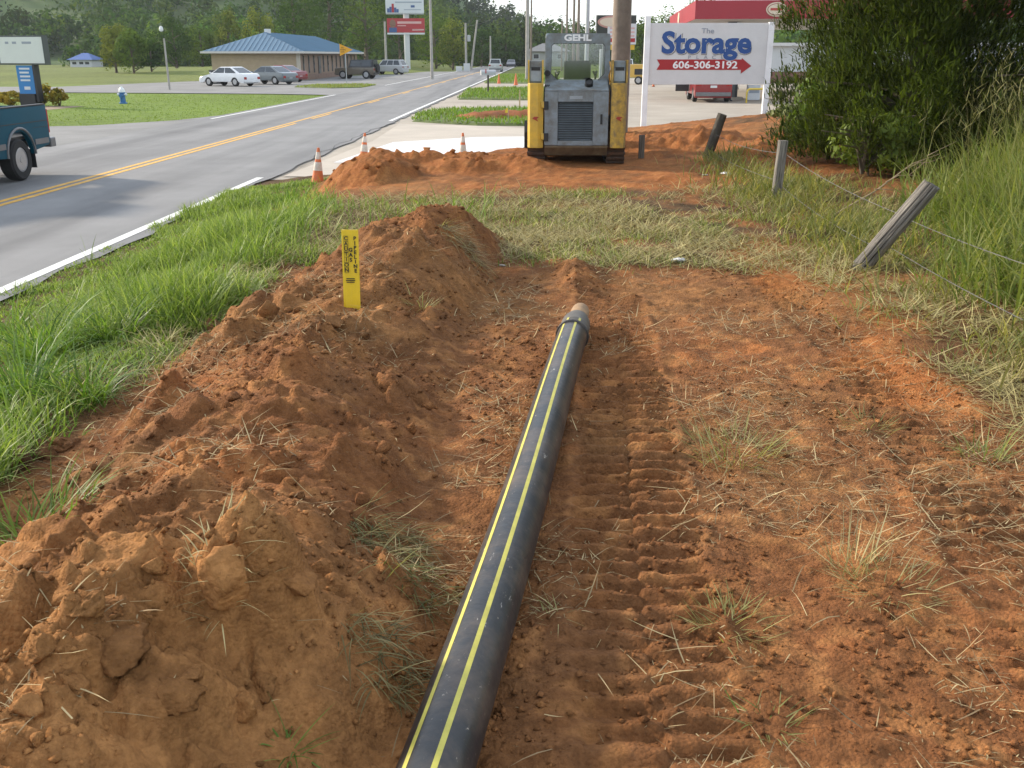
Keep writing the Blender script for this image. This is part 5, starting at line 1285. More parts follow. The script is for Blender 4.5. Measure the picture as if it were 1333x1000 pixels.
# local: tail at y=0, front at +y (which points back towards the camera)
W = 1.94; rw = .375; wy = 1.16; fw = wy + 3.55
b = B(); lowp = [(.05, .56), (.12, .50)] + [(y, max(z, .5)) for (y, z) in reversed([(wy - r_, z) for (r_, z) in [(.46 * math.cos(math.pi * k / 10), .42 + .46 * math.sin(math.pi * k / 10)) for k in range(11)]])][::-1][::-1]
pts = [(.02, .62), (.02, 1.30), (2.32, 1.30), (2.32, .46), (wy + .50, .46)] + [(wy + .47 * math.cos(math.pi * k / 12), .44 + .47 * math.sin(math.pi * k / 12)) for k in range(13)] + [(wy - .50, .52), (.10, .55)]
for sx in (-1, 1):
    b = B(); x0, x1 = sorted((sx * (W/2), sx * (W/2 - .08))); b.prism(pts, x0, x1, 'X', .02); bs = b.build('bed_side', TE, PK, smooth=True)
    b = B(); lip = [(wy + .50 * math.cos(math.pi * k / 14), .44 + .50 * math.sin(math.pi * k / 14)) for k in range(15)]
    b.tube([(sx * (W/2 + .008), p[0], p[1]) for p in lip], .026, 6); b.build('wheel_arch_trim', CHR, bs, smooth=True)
    b = B(); b.span((sx * (W/2 - .002), .10, .60), (sx * (W/2 + .012), .62, .70)); b.span((sx * (W/2 - .002), wy + .52, .60), (sx * (W/2 + .012), 2.28, .70)); b.build('side_moulding', CHR, bs)
    b = B(); b.span((sx * (W/2 - .001), .06, 1.01), (sx * (W/2 + .006), 2.30, 1.025)); b.span((sx * (W/2 - .001), .08, .905), (sx * (W/2 + .004), wy - .52, .912)); b.build('crease_shade_line', TRIM, bs)  # thin dark strips drawn as the shade line of a pressed crease
    b = B(); b.span((sx * (W/2 - .001), 1.86, .98), (sx * (W/2 + .006), 2.06, 1.16)); b.build('fuel_door', TE, bs)
    b = B(); b.span((sx * (W/2 - .22), wy - .52, .18), (sx * (W/2 - .02), wy - .50, .52)); b.build('mud_flap', TRIM, PK)
    b = B(); b.span((sx * (W/2 - .22), -.03, .78), (sx * (W/2 - .004), .03, 1.22), .01); b.build('tail_light', TLR, PK)
    b = B(); b.span((sx * (W/2 - .10), .05, 1.302), (sx * (W/2 + .005), 2.30, 1.325), .006); b.build('bed_rail', TRIM, PK)
    wheel(PK, sx * (W/2 - .14), wy, rw, .26, .60); wheel(PK, sx * (W/2 - .14), fw, rw, .26, .60)
b = B(); b.span((-W/2 + .085, -.02, .62), (W/2 - .085, .05, 1.28), .015); tg = b.build('tailgate', TE, PK)
b = B(); b.span((-.12, -.04, 1.05), (.12, -.018, 1.14)); b.build('handle', TRIM, tg)
b = B(); b.span((-W/2 + .085, .05, .72), (W/2 - .085, 2.3, .78)); b.build('bed_floor', TRIM, PK)
b = B(); b.span((-W/2 + .02, -.24, .50), (W/2 - .02, -.03, .68), .025); b.build('rear_bumper', CHR, PK)
b = B(); b.span((-.6, .2, .40), (-.5, 5.2, .52)); b.span((.5, .2, .40), (.6, 5.2, .52)); b.cyl((-.75, wy, rw), (.75, wy, rw), .06); b.span((.05, .5, .42), (.6, 2.6, .56)); b.build('chassis', TRIM, PK)
cp = [(2.36, .46), (2.36, 1.30), (4.1, 1.30), (5.35, 1.12), (5.42, .95), (5.42, .5), (fw + .5, .48)] + [(fw + .47 * math.cos(math.pi * k / 12), .44 + .47 * math.sin(math.pi * k / 12)) for k in range(13)] + [(fw - .5, .46)]
b = B(); b.prism(cp, -W/2, W/2, 'X', .035); cb_ = b.build('cab_body', TE, PK, smooth=True)
b = B(); gp = [(2.38, 1.28), (2.50, 1.80), (3.45, 1.82), (4.15, 1.28)]; b.prism(gp, -W/2 + .12, W/2 - .12, 'X', .04); gh = b.build('cabin', TE, PK, smooth=True)
for sx in (-1, 1):
    xw = sx * (W/2 - .112)
    B().prism([(2.75, 1.34), (2.78, 1.74), (3.36, 1.75), (3.92, 1.34)], xw - .006, xw + .006, 'X').build('window', CGL, gh)
    B().box((sx * (W/2 + .10), 3.75, 1.36), (.2, .10, .2), None, .02).build('wing_mirror', TRIM, PK)
    B().span((sx * (W/2 - .40), 5.36, .78), (sx * (W/2 - .06), 5.43, .98), .01).build('headlight', HLW, PK)
B().quad((-W/2+.2, 3.50, 1.80), (W/2-.2, 3.50, 1.80), (W/2-.16, 4.10, 1.34), (-W/2+.16, 4.10, 1.34)).build('windscreen', CGL, gh)
B().span((-W/2+.2, 2.385, 1.36), (W/2-.2, 2.415, 1.72)).build('rear_window', CGL, gh)
B().span((-W/2, 5.38, .48), (W/2, 5.56, .72), .03).build('front_bumper', CHR, PK)
B().span((-W/2+.45, 5.40, .76), (W/2-.45, 5.432, 1.0)).build('radiator_grille', TRIM, PK)
tb = root('tool_box', PK.matrix_basis @ Vector((0, 2.02, 1.335)), 'pale metal tool box across the bed of the teal pickup', 'box', ang)
TBX = mat('tool_box_metal', (.5, .52, .54), .4, .12, 5, metal=.4)
B().span((-W/2 + .06, -.26, -.25), (W/2 - .06, .26, .10), .015).build('box_body', TBX, tb); B().span((-W/2 + .03, -.28, .103), (W/2 - .03, .28, .15), .012).build('lid', TBX, tb)
# person beside the minivan
def skin_person(loc, label, joints, edges, rad, bodym, parts_):
    t = root('person', loc, label, 'person')
    me = bpy.data.meshes.new('body'); me.from_pydata(joints, edges, []); o = bpy.data.objects.new('body', me); link(o, t)
    mo = o.modifiers.new('skin', 'SKIN'); 
    for i, r_ in enumerate(rad): me.skin_vertices[0].data[i].radius = (r_, r_)
    me.skin_vertices[0].data[0].use_root = True
    o.modifiers.new('sub', 'SUBSURF').render_levels = 2
    me.materials.append(bodym)
    dg = bpy.context.evaluated_depsgraph_get(); m2 = bpy.data.meshes.new_from_object(o.evaluated_get(dg)); o.modifiers.clear(); o.data = m2
    m2.polygons.foreach_set('use_smooth', [True] * len(m2.polygons))
    if not m2.materials: m2.materials.append(bodym)
    return t, o
SKN = mat('skin_tone', (.42, .24, .16), .6); TEAL = mat('shirt_teal', (.03, .16, .16), .8, .2, 9); JEAN = mat('dark_trousers', (.025, .03, .04), .85, .2, 9); HAIR = mat('dark_hair', (.02, .014, .01), .7)
J = [(0, 0, .92), (.05, 0, 1.15), (.13, 0, 1.40), (.19, 0, 1.50), (.24, 0, 1.60), (.27, 0, 1.70),
     (-.02, .10, .88), (.10, .12, .48), (.04, .13, .08), (.18, .13, .03), (-.02, -.10, .88), (-.14, -.12, .50), (-.30, -.12, .10), (-.18, -.12, .03),
     (.13, .20, 1.38), (.24, .25, 1.14), (.42, .20, 1.02), (.50, .19, .99), (.13, -.20, 1.38), (.10, -.26, 1.12), (.28, -.24, .98), (.36, -.23, .96)]
Eg = [(0, 1), (1, 2), (2, 3), (3, 4), (4, 5), (0, 6), (6, 7), (7, 8), (8, 9), (0, 10), (10, 11), (11, 12), (12, 13), (2, 14), (14, 15), (15, 16), (16, 17), (2, 18), (18, 19), (19, 20), (20, 21)]
rad_ = [.15, .14, .15, .06, .095, .09, .09, .065, .045, .04, .09, .065, .045, .04, .065, .048, .036, .03, .065, .048, .036, .03]
pp = px(950, 132.5, ZL)
per, bod = skin_person(pp, 'person in teal top and dark trousers walking beside the dark red minivan', J, Eg, rad_, SKN, None)
mm = bod.data; mm.materials.append(TEAL); mm.materials.append(JEAN); mm.materials.append(HAIR)
for p in mm.polygons:
    z = p.center.z
    p.material_index = 3 if (z > 1.66 or (z > 1.55 and p.center.x < .22)) else 0 if z > 1.47 else 2 if z < .95 and p.center.x < .30 and abs(p.center.y) < .2 else 1 if z > 1.05 and p.center.x < .36 else 2 if z < .9 else 0

# yellow trailer compressor, white pickup beyond the pole
yc = px(832, 110, ZL); cmp_ = root('compressor_trailer', yc, 'yellow towed compressor standing behind the utility pole', 'trailer', R(75))
b = B(); b.prism([(-.95, .55), (-.95, 1.35), (-.75, 1.55), (.7, 1.55), (.98, 1.25), (.98, .55)], -.6, .6, 'X', .04); b.build('housing', paint('plant_yellow', (.58, .36, .07)), cmp_)
b = B(); b.span((-.05, .9, .48), (.05, 2.2, .56)); b.cyl((0, 2.1, .0), (0, 2.1, .5), .03); b.build('drawbar', TRIM, cmp_)
for sx in (-1, 1): wheel(cmp_, sx * .70, -.05, .32, .18)
b = B(); b.span((-.605, -.6, .75), (.605, .3, 1.2)); b.build('vent_panel', TRIM, cmp_)
wp = px(818, 100, ZL); L = 5.2
car('parked_pickup', wp, R(80), 'white pickup parked far behind the utility pole', 'truck', paint('pickup_white', (.68, .69, .70)), L, 1.9, 1.85, 1.12, .38, 3.3, [(L/2, .85), (L/2-.05, 1.02), (1.2, 1.12), (-L/2+.03, 1.12), (-L/2, 1.1)], (1.2, .55, -.45, -.6), 2)

# ================================================================== TAN BUILDING WITH BLUE ROOF
TAN = mat('tan_block_wall', (.40, .31, .20), .9, .08, 2, .2, 8); BRN = mat('brown_panel_wall', (.26, .18, .125), .9, .12, 2); RFB = mat('blue_metal_roof', (.075, .155, .23), .45, .07, .5)
BLW = root('office_building', (-19.9, 94.5, GZ), 'low tan building with a blue metal hip roof beside the parking lot', 'building', math.atan(-.0288))
wx, wy2, wh = 8.2, 30.0, 2.55
b = B(); b.span((-wx, 0, 0), (-.02, wy2, wh)); wl_ = b.build('wall', TAN, BLW)
b = B(); b.span((-.018, .32, .5), (.03, wy2 - .05, wh - .02)); b.build('side_panel', BRN, BLW)
b = B(); b.span((-.018, .32, 0), (.12, wy2 - .05, .5)); b.build('brick_plinth', mat('plinth_brown', (.22, .14, .10), .9, .2, 3), BLW)
b = B(); b.span((-.2, -.06, 0), (.1, .30, wh)); b.build('corner_pier', mat('pier_pale', (.5, .45, .36), .8), BLW)
for i in range(13):
    yq = 1.5 + 2.2 * i
    if i in (3, 9):
        d_ = B().span((.02, yq - .1, .05), (.10, yq + .9, 2.15)).build('door', mat('door_dark', (.06, .055, .05), .4), BLW); B().span((.1, yq + .75, 1.0), (.14, yq + .8, 1.2)).build('handle', CHR, d_)
    else:
        w_ = B().span((.02, yq, .62), (.07, yq + .42, 2.25)).build('window', TRIM, BLW); B().span((.072, yq + .06, .68), (.078, yq + .36, 2.19)).build('pane', CGL, w_)
ov = .7; zr = wh + .02; rh = 1.75; inx = (wx + 2*ov) / 2
e = [(-wx - ov, -ov, zr), (ov, -ov, zr), (ov, wy2 + ov, zr), (-wx - ov, wy2 + ov, zr)]; r0 = (-wx/2, -ov + inx * .95, zr + rh); r1 = (-wx/2, wy2 + ov - inx * .95, zr + rh)
b = B(); b.quad(e[0], e[1], r0); b.quad(e[1], e[2], r1, r0); b.quad(e[2], e[3], r1); b.quad(e[3], e[0], r0, r1); b.quad(*[(p[0], p[1], p[2] - .005) for p in e[::-1]]); rf = b.build('roof', RFB, BLW)
b = B()
for (p, q) in ((e[0], e[1]), (e[1], e[2]), (e[2], e[3]), (e[3], e[0])):
    c_ = [(p[i] + q[i]) / 2 for i in range(3)]; dx, dy = abs(p[0]-q[0]), abs(p[1]-q[1]); b.box((c_[0], c_[1], zr - .07), (dx + .12 if dx > 1 else .10, dy - .12 if dy > 1 else .10, .18))
b.build('fascia', mat('fascia_cream', (.55, .52, .46), .7), rf)
b = B()
def rib(p, q): b.tube([Vector(p) + Vector((0, 0, .02)), Vector(q) + Vector((0, 0, .02))], .035, 4)
for i in range(1, 22):
    t_ = i / 22; x = -wx - ov + (wx + 2*ov) * t_; hgt = min(t_, 1 - t_) * 2; rib((x, -ov, zr), (x, -ov + (r0[1] + ov) * hgt, zr + rh * hgt))
for i in range(1, 60):
    yq = -ov + (wy2 + 2*ov) * i / 60; k_ = min(1, (yq + ov) / (r0[1] + ov), (wy2 + ov - yq) / (wy2 + ov - r1[1])); rib((ov, yq, zr), (ov + (r0[0] - ov) * k_, yq, zr + rh * k_))
tag(b.build('roof_seams', RFB, rf), kind='stuff')
B().span((-wx/2 - .25, r0[1] + 1.0, zr + rh - .1), (-wx/2 + .25, r0[1] + 1.6, zr + rh + .35), .02).build('roof_vent', mat('vent_white', (.6, .6, .6), .6), rf)
def bin_(loc, label, m):
    t = root('trash_bin', loc, label, 'trash bin'); b = B(); b.box((0, 0, .5), (.62, .66, 1.0), None, .02, (1.12, 1.12)); b.build('bin_body', m, t); B().span((-.38, -.40, 1.0), (.38, .40, 1.07), .02).build('lid', m, t)
    for sx in (-.3, .3): B().cyl((sx - .03, .28, .10), (sx + .03, .28, .10), .10).build('wheel', TY, t)
bin_(px(373, 105.5, ZL), 'blue wheeled bin against the tan building wall', paint('bin_blue', (.015, .06, .20)))
bin_(px(272, 110, ZL) + Vector((0, 2, 0)), 'black wheeled bin at the left corner of the tan building', TRIM)

# ================================================================== POLES, BILLBOARD AND ROAD SIGNS
POLE = mat('pole_wood', (.20, .155, .12), .9, .25, 4, .4, 12); POLG = mat('pole_grey', (.34, .32, .29), .85, .2, 4); STEEL = mat('pole_steel', (.42, .43, .44), .5, .1, 3, metal=.5)
def pole(loc, top, r0, r1, label, m=POLE, arms=(), lean=(0, 0), trans=False, name='utility_pole', group=None):
    t = root(name, loc, label, 'pole', 0, group)
    b = B(); b.tube([(0, 0, -.4), (lean[0]*.5, lean[1]*.5, top*.5), (lean[0], lean[1], top)], [r0, (r0+r1)/2, r1], 12); b.build('shaft', m, t, smooth=True)
    for z in arms:
        b = B(); b.box((lean[0], lean[1] - r1 - .05, z), (2.2, .10, .12)); b.build('cross_arm', m, t)
        for k in (-1, -.55, .55, 1): B().lathe([(.05, 0), (.06, .06), (.03, .1), (.05, .16), (.0001, .18)], 8, Matrix.Translation((lean[0] + k, lean[1] - r1 - .05, z + .06))).build('insulator', STEEL, t)
    if trans: B().lathe([(.05, 0), (.26, .04), (.26, .85), (.05, .9)], 12, Matrix.Translation((lean[0] + r1 + .3, lean[1], top * .62))).build('transformer', STEEL, t, smooth=True)
    return t
pb_ = pxy(809, 60, 20.6); pole((pb_.x, 20.6, hz(pb_.x, 20.6) - .02), 9.0, .20, .15, 'thick brown wooden utility pole right behind the loader', POLE, (8.2,))
def gzp(x, Y): return float(ground_h(np.array([x]), np.array([Y]))[0])
def far_pole(xp, ytop, Y, r, label, m=POLE, **k):
    c_ = pxy(xp, 60, Y); g_ = gzp(c_.x, Y); top = (pxy(xp, ytop, Y).z - g_); return pole((c_.x, Y, g_), top, r * 1.15, r * .85, label, m, **k)
far_pole(687, -60, 92, .16, 'brown utility pole beside the left arm of the loader', POLG, arms=())
far_pole(692, -20, 150, .13, 'thinner utility pole just behind the brown pole beside the loader', POLE)
far_pole(732, 27, 150, .12, 'short pole seen over the loader cab, leftmost of a row', POLE)
far_pole(738, -10, 130, .13, 'pole over the loader cab next to the short one', POLE, arms=(10.2,))
far_pole(747, -25, 118, .14, 'tall pole in the middle of the row over the loader cab', POLE)
far_pole(753, -30, 105, .14, 'dark pole over the loader cab beside the steel one', POLE)
far_pole(764.5, -90, 62, .12, 'pale steel lamp pole over the loader cab', STEEL, name='steel_pole')
far_pole(502.5, 28, 138, .15, 'grey pole left of the billboard post', POLG)
far_pole(562, -30, 98, .13, 'grey utility pole by the roadside right of the billboard', POLG)
far_pole(607, 30, 150, .16, 'upright grey pole carrying a transformer beside a leaning one', POLG, trans=True)
far_pole(613, 26, 158, .15, 'leaning grey pole beside the one with a transformer', POLG, lean=(1.1, 0))
far_pole(639, 47, 190, .15, 'distant grey pole on the bank left of the moving cars', POLG)
lp = far_pole(215, 50, 68, .065, 'thin light pole with a pale lamp head beside the lawn', POLG, name='lamp_post')
B().lathe([(.04, 0), (.12, .05), (.14, .16), (.10, .30), (.03, .36)], 14, Matrix.Translation((-.12, 0, 3.75))).build('lamp_head', mat('lamp_white', (.65, .66, .66), .4), lp, smooth=True)
def wires(p, q, sagv, label, r=.015):
    p, q = Vector(p), Vector(q); pts = []
    for i in range(15):
        t = i / 14; v = p.lerp(q, t); v.z -= sagv * 4 * t * (1 - t); pts.append(v)
    tag(B().tube(pts, r, 5).build('power_line', TRIM), label, 'cable')
wires(pxy(502, 30, 138), pxy(607, 34, 150), .8, 'upper cable strung from the billboard side pole to the transformer pole')
wires(pxy(502, 36, 138), pxy(300, 28, 130), .8, 'cable running from the billboard side pole past the blue roof')
wires(pxy(607, 34, 150), pxy(687, -5, 92), .6, 'cable crossing from the transformer pole over the road')
wires(pxy(613, 40, 158), pxy(639, 52, 190), .4, 'cable from the leaning pole to the distant pole')
# billboard
yb = 150; bc_ = pxy(530, 60, yb); gb = gzp(bc_.x, yb)
BBd = root('billboard', (bc_.x, yb, gb), 'two-tier roadside billboard, white poster above a red one', 'billboard', R(0))
k_ = lambda p, q: (pxy(p, 60, yb).x - bc_.x, pxy(530, q, yb).z - gb)
B().cyl((0, .4, -.5), (0, .4, k_(530, -20)[1]), .42, n=16).build('column', mat('column_white', (.55, .56, .56), .5), BBd, smooth=True)
def panel(x0, x1, y0, y1, m, nm):
    a, c = k_(x0, y0), k_(x1, y1); o = B().span((a[0], -.15, min(a[1], c[1])), (c[0], .15, max(a[1], c[1]))).build(nm, m, BBd); return o
def mark(x0, x1, y0, y1, m, nm, d): a, c = k_(x0, y0), k_(x1, y1); return B().span((a[0], -.16 - d, min(a[1], c[1])), (c[0], -.155 - d, max(a[1], c[1]))).build(nm, m, BBd)
PWH = mat('poster_white', (.60, .62, .64), .6, .04, .3); PRD = mat('poster_red', (.40, .035, .04), .6, .06, .3); PBL = mat('poster_blue', (.05, .10, .25), .6); PGR = mat('poster_grey_text', (.32, .36, .42), .6); PPI = mat('poster_pale_text', (.62, .38, .36), .6)
panel(504.5, 553.5, -22, 17, PWH, 'poster'); panel(505.5, 554, 24, 42.5, PRD, 'poster'); mark(505.5, 554, 42.8, 45, PWH, 'trim_board', .0); mark(504.5, 553.5, 17.3, 18.8, STEEL, 'catwalk', .0)
for i, x_ in enumerate((508, 511, 514, 517, 520)): mark(x_ - 1.6, x_ + 1.3, 16.5, (11, 9, 5, 10, 12)[i], PBL if i != 2 else PRD, 'picture_shape', .01)
mark(517, 551, 2.3, 4.0, PGR, 'blurred_text', .01); mark(528, 550, 12.2, 13.4, PGR, 'blurred_text', .01); mark(537, 542, 7, 10, PBL, 'picture_shape', .01)
mark(519, 550, 28, 31, PPI, 'blurred_text', .01); mark(519, 530, 33, 34.2, PPI, 'blurred_text', .01); mark(538, 553, 38, 40, PPI, 'blurred_text', .01)
mark(508, 518, 36, 42.3, PBL, 'picture_shape', .01); B().lathe([(.001, 0), (.45, .01), (.45, .02)], 14, Matrix.Translation((k_(513, 31)[0], -.19, k_(513, 31)[1])) @ Matrix.Rotation(R(90), 4, 'X') @ Matrix.Scale(1.3, 4, (0, 1, 0))).build('picture_shape', mat('poster_brown', (.22, .12, .08), .6), BBd)
# pennant sign
np0 = px(452, 109, GZ + .08); NP = root('pennant_sign', np0, 'yellow pointed no passing zone sign on a thin post', 'sign', R(2))
B().span((-.03, -.02, -.3), (.03, .02, 2.6)).build('post', STEEL, NP)
zc = pxy(452, 65, np0.y).z - np0.z
B().prism([(-.42, zc + .46), (.62, zc), (-.42, zc - .46)], -.035, -.02, 'Y').build('plate', mat('sign_amber', (.70, .33, .01), .5), NP)
for i, (w_, s_) in enumerate((('NO', .15), ('PASSING', .13), ('ZONE', .12))): text('lettering', w_, s_, INK, NP, (-.16 - .04 * (i != 1), -.038, zc + .16 - .16 * i), rz_, .002, .9, .001)
# utility boxes on the bank, mailbox, stake, flag
for xp, lab in ((598, 'wide white utility cabinet on the grassy bank'), (608, 'tall white utility cabinet under the leaning pole')):
    p_ = pxy(xp, 78, 146); g_ = gzp(p_.x, 146); t = root('utility_cabinet', (p_.x, 146, g_), lab, 'cabinet'); h_ = .75 if xp == 598 else 1.15
    B().span((-.45, -.25, -.1), (.45, .25, h_), .02).build('housing', mat('cabinet_white', (.6, .61, .6), .5), t); B().span((-.40, -.262, .08), (.40, -.25, h_ - .08)).build('door', mat('cabinet_door', (.55, .56, .55), .5), t)
mp0 = px(636, 120, GZ + .1); MBX = root('mailbox', mp0, 'grey mailbox on a wooden post in the verge', 'mailbox', R(-80))
B().span((-.05, -.05, -.2), (.05, .05, 1.0)).build('post', WOODD, MBX)
b = B(); b.prism([(-.24, 1.0), (-.24, 1.16)] + [(-.24 * math.cos(math.pi * k / 8), 1.16 + .15 * math.sin(math.pi * k / 8)) for k in range(1, 8)] + [(.24, 1.16), (.24, 1.0)], -.45, .45, 'Y'); b.build('box_shell', STEEL, MBX)
B().span((.242, -.2, 1.1), (.26, -.14, 1.35)).build('flag', mat('flag_red', (.4, .03, .02), .5), MBX)
sp_ = px(677, 141, GZ + .05); tag(B().span((-.03, -.02, -.2), (.03, .02, .75)).build('wooden_stake', mat('stake_tan', (.48, .36, .20), .8, .15, 9), None, loc=sp_), 'pale wooden stake in the verge left of the loader', 'stake')
fl = px(662, 157, GZ + .12); FL = root('marker_flag', fl, 'small yellow marking flag on a wire in the dug verge', 'flag'); B().cyl((0, 0, -.1), (0, 0, .42), .006, n=6).build('wire_stem', STEEL, FL); B().prism([(-.11, .26), (-.005, .26), (-.005, .42), (-.08, .40)], -.003, .003, 'Y').build('pennant', MY, FL)
# marquee sign, hydrant
mq = px(42, 138, GZ); MQ = root('marquee_sign', mq, 'white changeable letter board above a blue panel on the lawn', 'sign', R(-14))
B().span((-.42, -.22, -.1), (.42, .22, .55)).build('plinth', TRIM, MQ)
B().span((-.46, -.10, .55), (.46, .10, 1.80)).build('blue_panel', mat('panel_blue', (.03, .19, .46), .5, .05, 2), MQ)
B().span((.46, -.16, .2), (.58, .16, 1.85)).build('side_post', TRIM, MQ)
B().span((-1.26, -.16, 1.83), (1.26, .16, 3.10), .01).build('cabinet', mat('cabinet_dark', (.06, .07, .065), .5), MQ)
B().span((-1.19, -.17, 1.90), (1.19, -.163, 3.04)).build('letter_board', mat('board_white', (.62, .64, .61), .5, .03, 2), MQ)
for x0, w_ in ((-.78, .18), (-.40, .22), (.12, .50)): B().span((x0, -.176, 2.74), (x0 + w_, -.171, 2.84)).build('board_text', SGY, MQ)
for i, w_ in enumerate((.56, .50, .54, .52)): B().span((-.30, -.112, 1.62 - .17 * i), (-.30 + w_, -.102, 1.70 - .17 * i)).build('panel_text', PWH, MQ)
B().box((0, -.107, .80), (.32, .01, .14)).build('panel_emblem', PWH, MQ)
hp = px(161, 134.5, GZ); HY_ = root('fire_hydrant', hp, 'blue fire hydrant with a white bonnet on the lawn', 'hydrant')
HB = paint('hydrant_blue', (.02, .13, .34)); HWt = paint('hydrant_white', (.72, .73, .74))
B().lathe([(.20, -.05), (.20, .04), (.135, .05), (.13, .46), (.16, .47), (.16, .52)], 18).build('barrel', HB, HY_, smooth=True)
B().lathe([(.155, .522), (.15, .60), (.11, .70), (.05, .75), (.05, .80), (.0001, .81)], 18).build('bonnet', HWt, HY_, smooth=True)
for sx in (-1, 1): B().cyl((sx * .10, 0, .42), (sx * .23, 0, .42), .06, n=12).build('outlet', HWt, HY_, smooth=True)
B().cyl((0, -.1, .36), (0, -.25, .36), .085, n=14).build('outlet', HB, HY_, smooth=True)
for (xp, r_, h_, lab, s_) in ((14, .75, .75, 'low orange-green shrub left of the blue panel sign', 1), (57, .62, 1.0, 'rounded golden shrub right of the blue panel sign', 2), (78, .48, .85, 'small golden shrub at the edge of the sign bed', 3)):
    p_ = px(xp, 137.5, GZ); t = root('shrub', p_, lab, 'shrub'); rg = np.random.default_rng(s_)
    v, f, k2 = crown_pts(rg, (0, 0, h_ * .5), (r_, r_, h_ * .55), 22, 1500, .11, (.13, .13, .02), (.34, .24, .04)); np_mesh('foliage', v, f, 4, LEAF, t, k2)
    b = B(); [b.tube([(0, 0, -.1), (math.cos(q) * r_ * .4, math.sin(q) * r_ * .4, h_ * .6)], [.03, .01], 5) for q in range(5)]; b.build('stems', BARK, t)
tag(sheet('planting_bed', [(-25.4, 43.6), (-20.3, 43.6), (-20.0, 46.8), (-25.4, 47)], GZ - .012, mat('mulch', (.22, .16, .10), .95, .3, 3)), kind='structure')

# ================================================================== FILLING STATION
CRD = mat('canopy_red', (.30, .018, .03), .45, .06, .4); CWH = mat('canopy_white', (.55, .55, .54), .6, .04, .5)
yC = 50.5; cA = pxy(905, 25, yC); cB = pxy(872, 31, 72.0)
CN = root('station_canopy', (cA.x, yC, GZ), 'red filling station canopy on white columns behind the storage sign', 'canopy', math.atan2(-(cB.x - cA.x), 72 - yC))
zs = cA.z - GZ; LX, LY, FH = 15.0, 21.5, .86
B().span((.05, .05, zs), (LX - .05, LY - .05, zs + .12)).build('soffit', CWH, CN)
fa = B(); fa.span((0, 0, zs), (LX, .045, zs + FH)); fa.span((0, LY - .045, zs), (LX, LY, zs + FH)); fa.span((0, .046, zs), (.045, LY - .046, zs + FH)); fa.span((LX - .045, .046, zs), (LX, LY - .046, zs + FH)); fas = fa.build('fascia', CRD, CN)
B().span((.05, .05, zs + .4), (LX - .05, LY - .05, zs + .5)).build('roof_deck', CWH, CN)
for (x_, y_) in ((2.6, 4.5), (2.6, 16.5), (11.5, 4.5), (11.5, 16.5)): B().span((x_ - .2, y_ - .2, 0), (x_ + .2, y_ + .2, zs)).build('column', CWH, CN)
B().span((2.1, 4.0, zs - .42), (2.55, 4.4, zs - .02)).build('hanging_light', TRIM, CN)
lx = 3.9; zl = zs + FH * .5; OVC = mat('logo_cream', (.62, .52, .40), .5); OVD = mat('logo_maroon', (.22, .03, .03), .5)
def oval(w_, h_, y0, m_, nm, par, cx, cz):
    return B().prism([(cx + w_ * math.cos(2*math.pi*k/28), cz + h_ * math.sin(2*math.pi*k/28)) for k in range(28)], y0, y0 + .03, 'Y').build(nm, m_, par)
oval(.50, .33, -.05, OVC, 'logo_plate', fas, lx, zl); oval(.44, .27, -.075, OVD, 'logo_ring', fas, lx, zl); oval(.41, .24, -.09, OVC, 'logo_face', fas, lx, zl)
B().span((lx - .30, -.105, zl - .05), (lx + .30, -.092, zl + .06)).build('logo_lettering', mat('logo_red', (.40, .05, .04), .5), fas)
B().prism([(LY * .55 + .6 * math.cos(2*math.pi*k/24), zl + .33 * math.sin(2*math.pi*k/24)) for k in range(24)], -.04, -.002, 'X').build('logo_plate', OVC, fas)
gp_ = px(956, 131, ZL) + Vector((0, 1.5, 0)); GP = root('fuel_pump', gp_, 'dark fuel pump on its island behind the sign post', 'fuel pump')
B().span((-.7, -.5, -.02), (.7, .5, .12)).build('island_kerb', CONC, GP); B().span((-.42, -.28, .12), (-.30, .28, 2.1)).build('side_post', TRIM, GP); B().span((.30, -.28, .12), (.42, .28, 2.1)).build('side_post', TRIM, GP)
B().span((-.30, -.25, .12), (.30, .25, 1.7), .02).build('cabinet', mat('pump_grey', (.10, .11, .11), .5), GP); B().span((-.24, -.262, 1.1), (.24, -.252, 1.5)).build('display', HLW, GP)
B().tube([(.3, -.2, 1.4), (.5, -.35, 1.0), (.45, -.3, .5), (.35, -.26, .9)], .02, 6).build('hose', TRIM, GP, smooth=True)
yh_ = px(972, 134, ZL); YB = root('guard_hoop', yh_, 'yellow bent pipe guard in front of the fuel pump', 'guard rail', R(10))
B().tube([(0, 0, -.1), (0, 0, .50), (.03, 0, .60), (.12, 0, .65), (.95, 0, .65), (1.05, 0, .60), (1.08, 0, .5), (1.08, 0, -.1)], .05, 8).build('hoop', mat('guard_yellow', (.62, .45, .06), .5), YB, smooth=True)
WB = px(985, 131, ZL) + Vector((0, .8, 0)); t = root('notice_case', WB, 'white display box beside the yellow guard pipe', 'box'); B().span((-.32, -.2, .0), (.32, .2, .75), .02).build('case', PWH, t); B().span((-.26, -.212, .35), (.26, -.202, .6)).build('print', SGY, t)
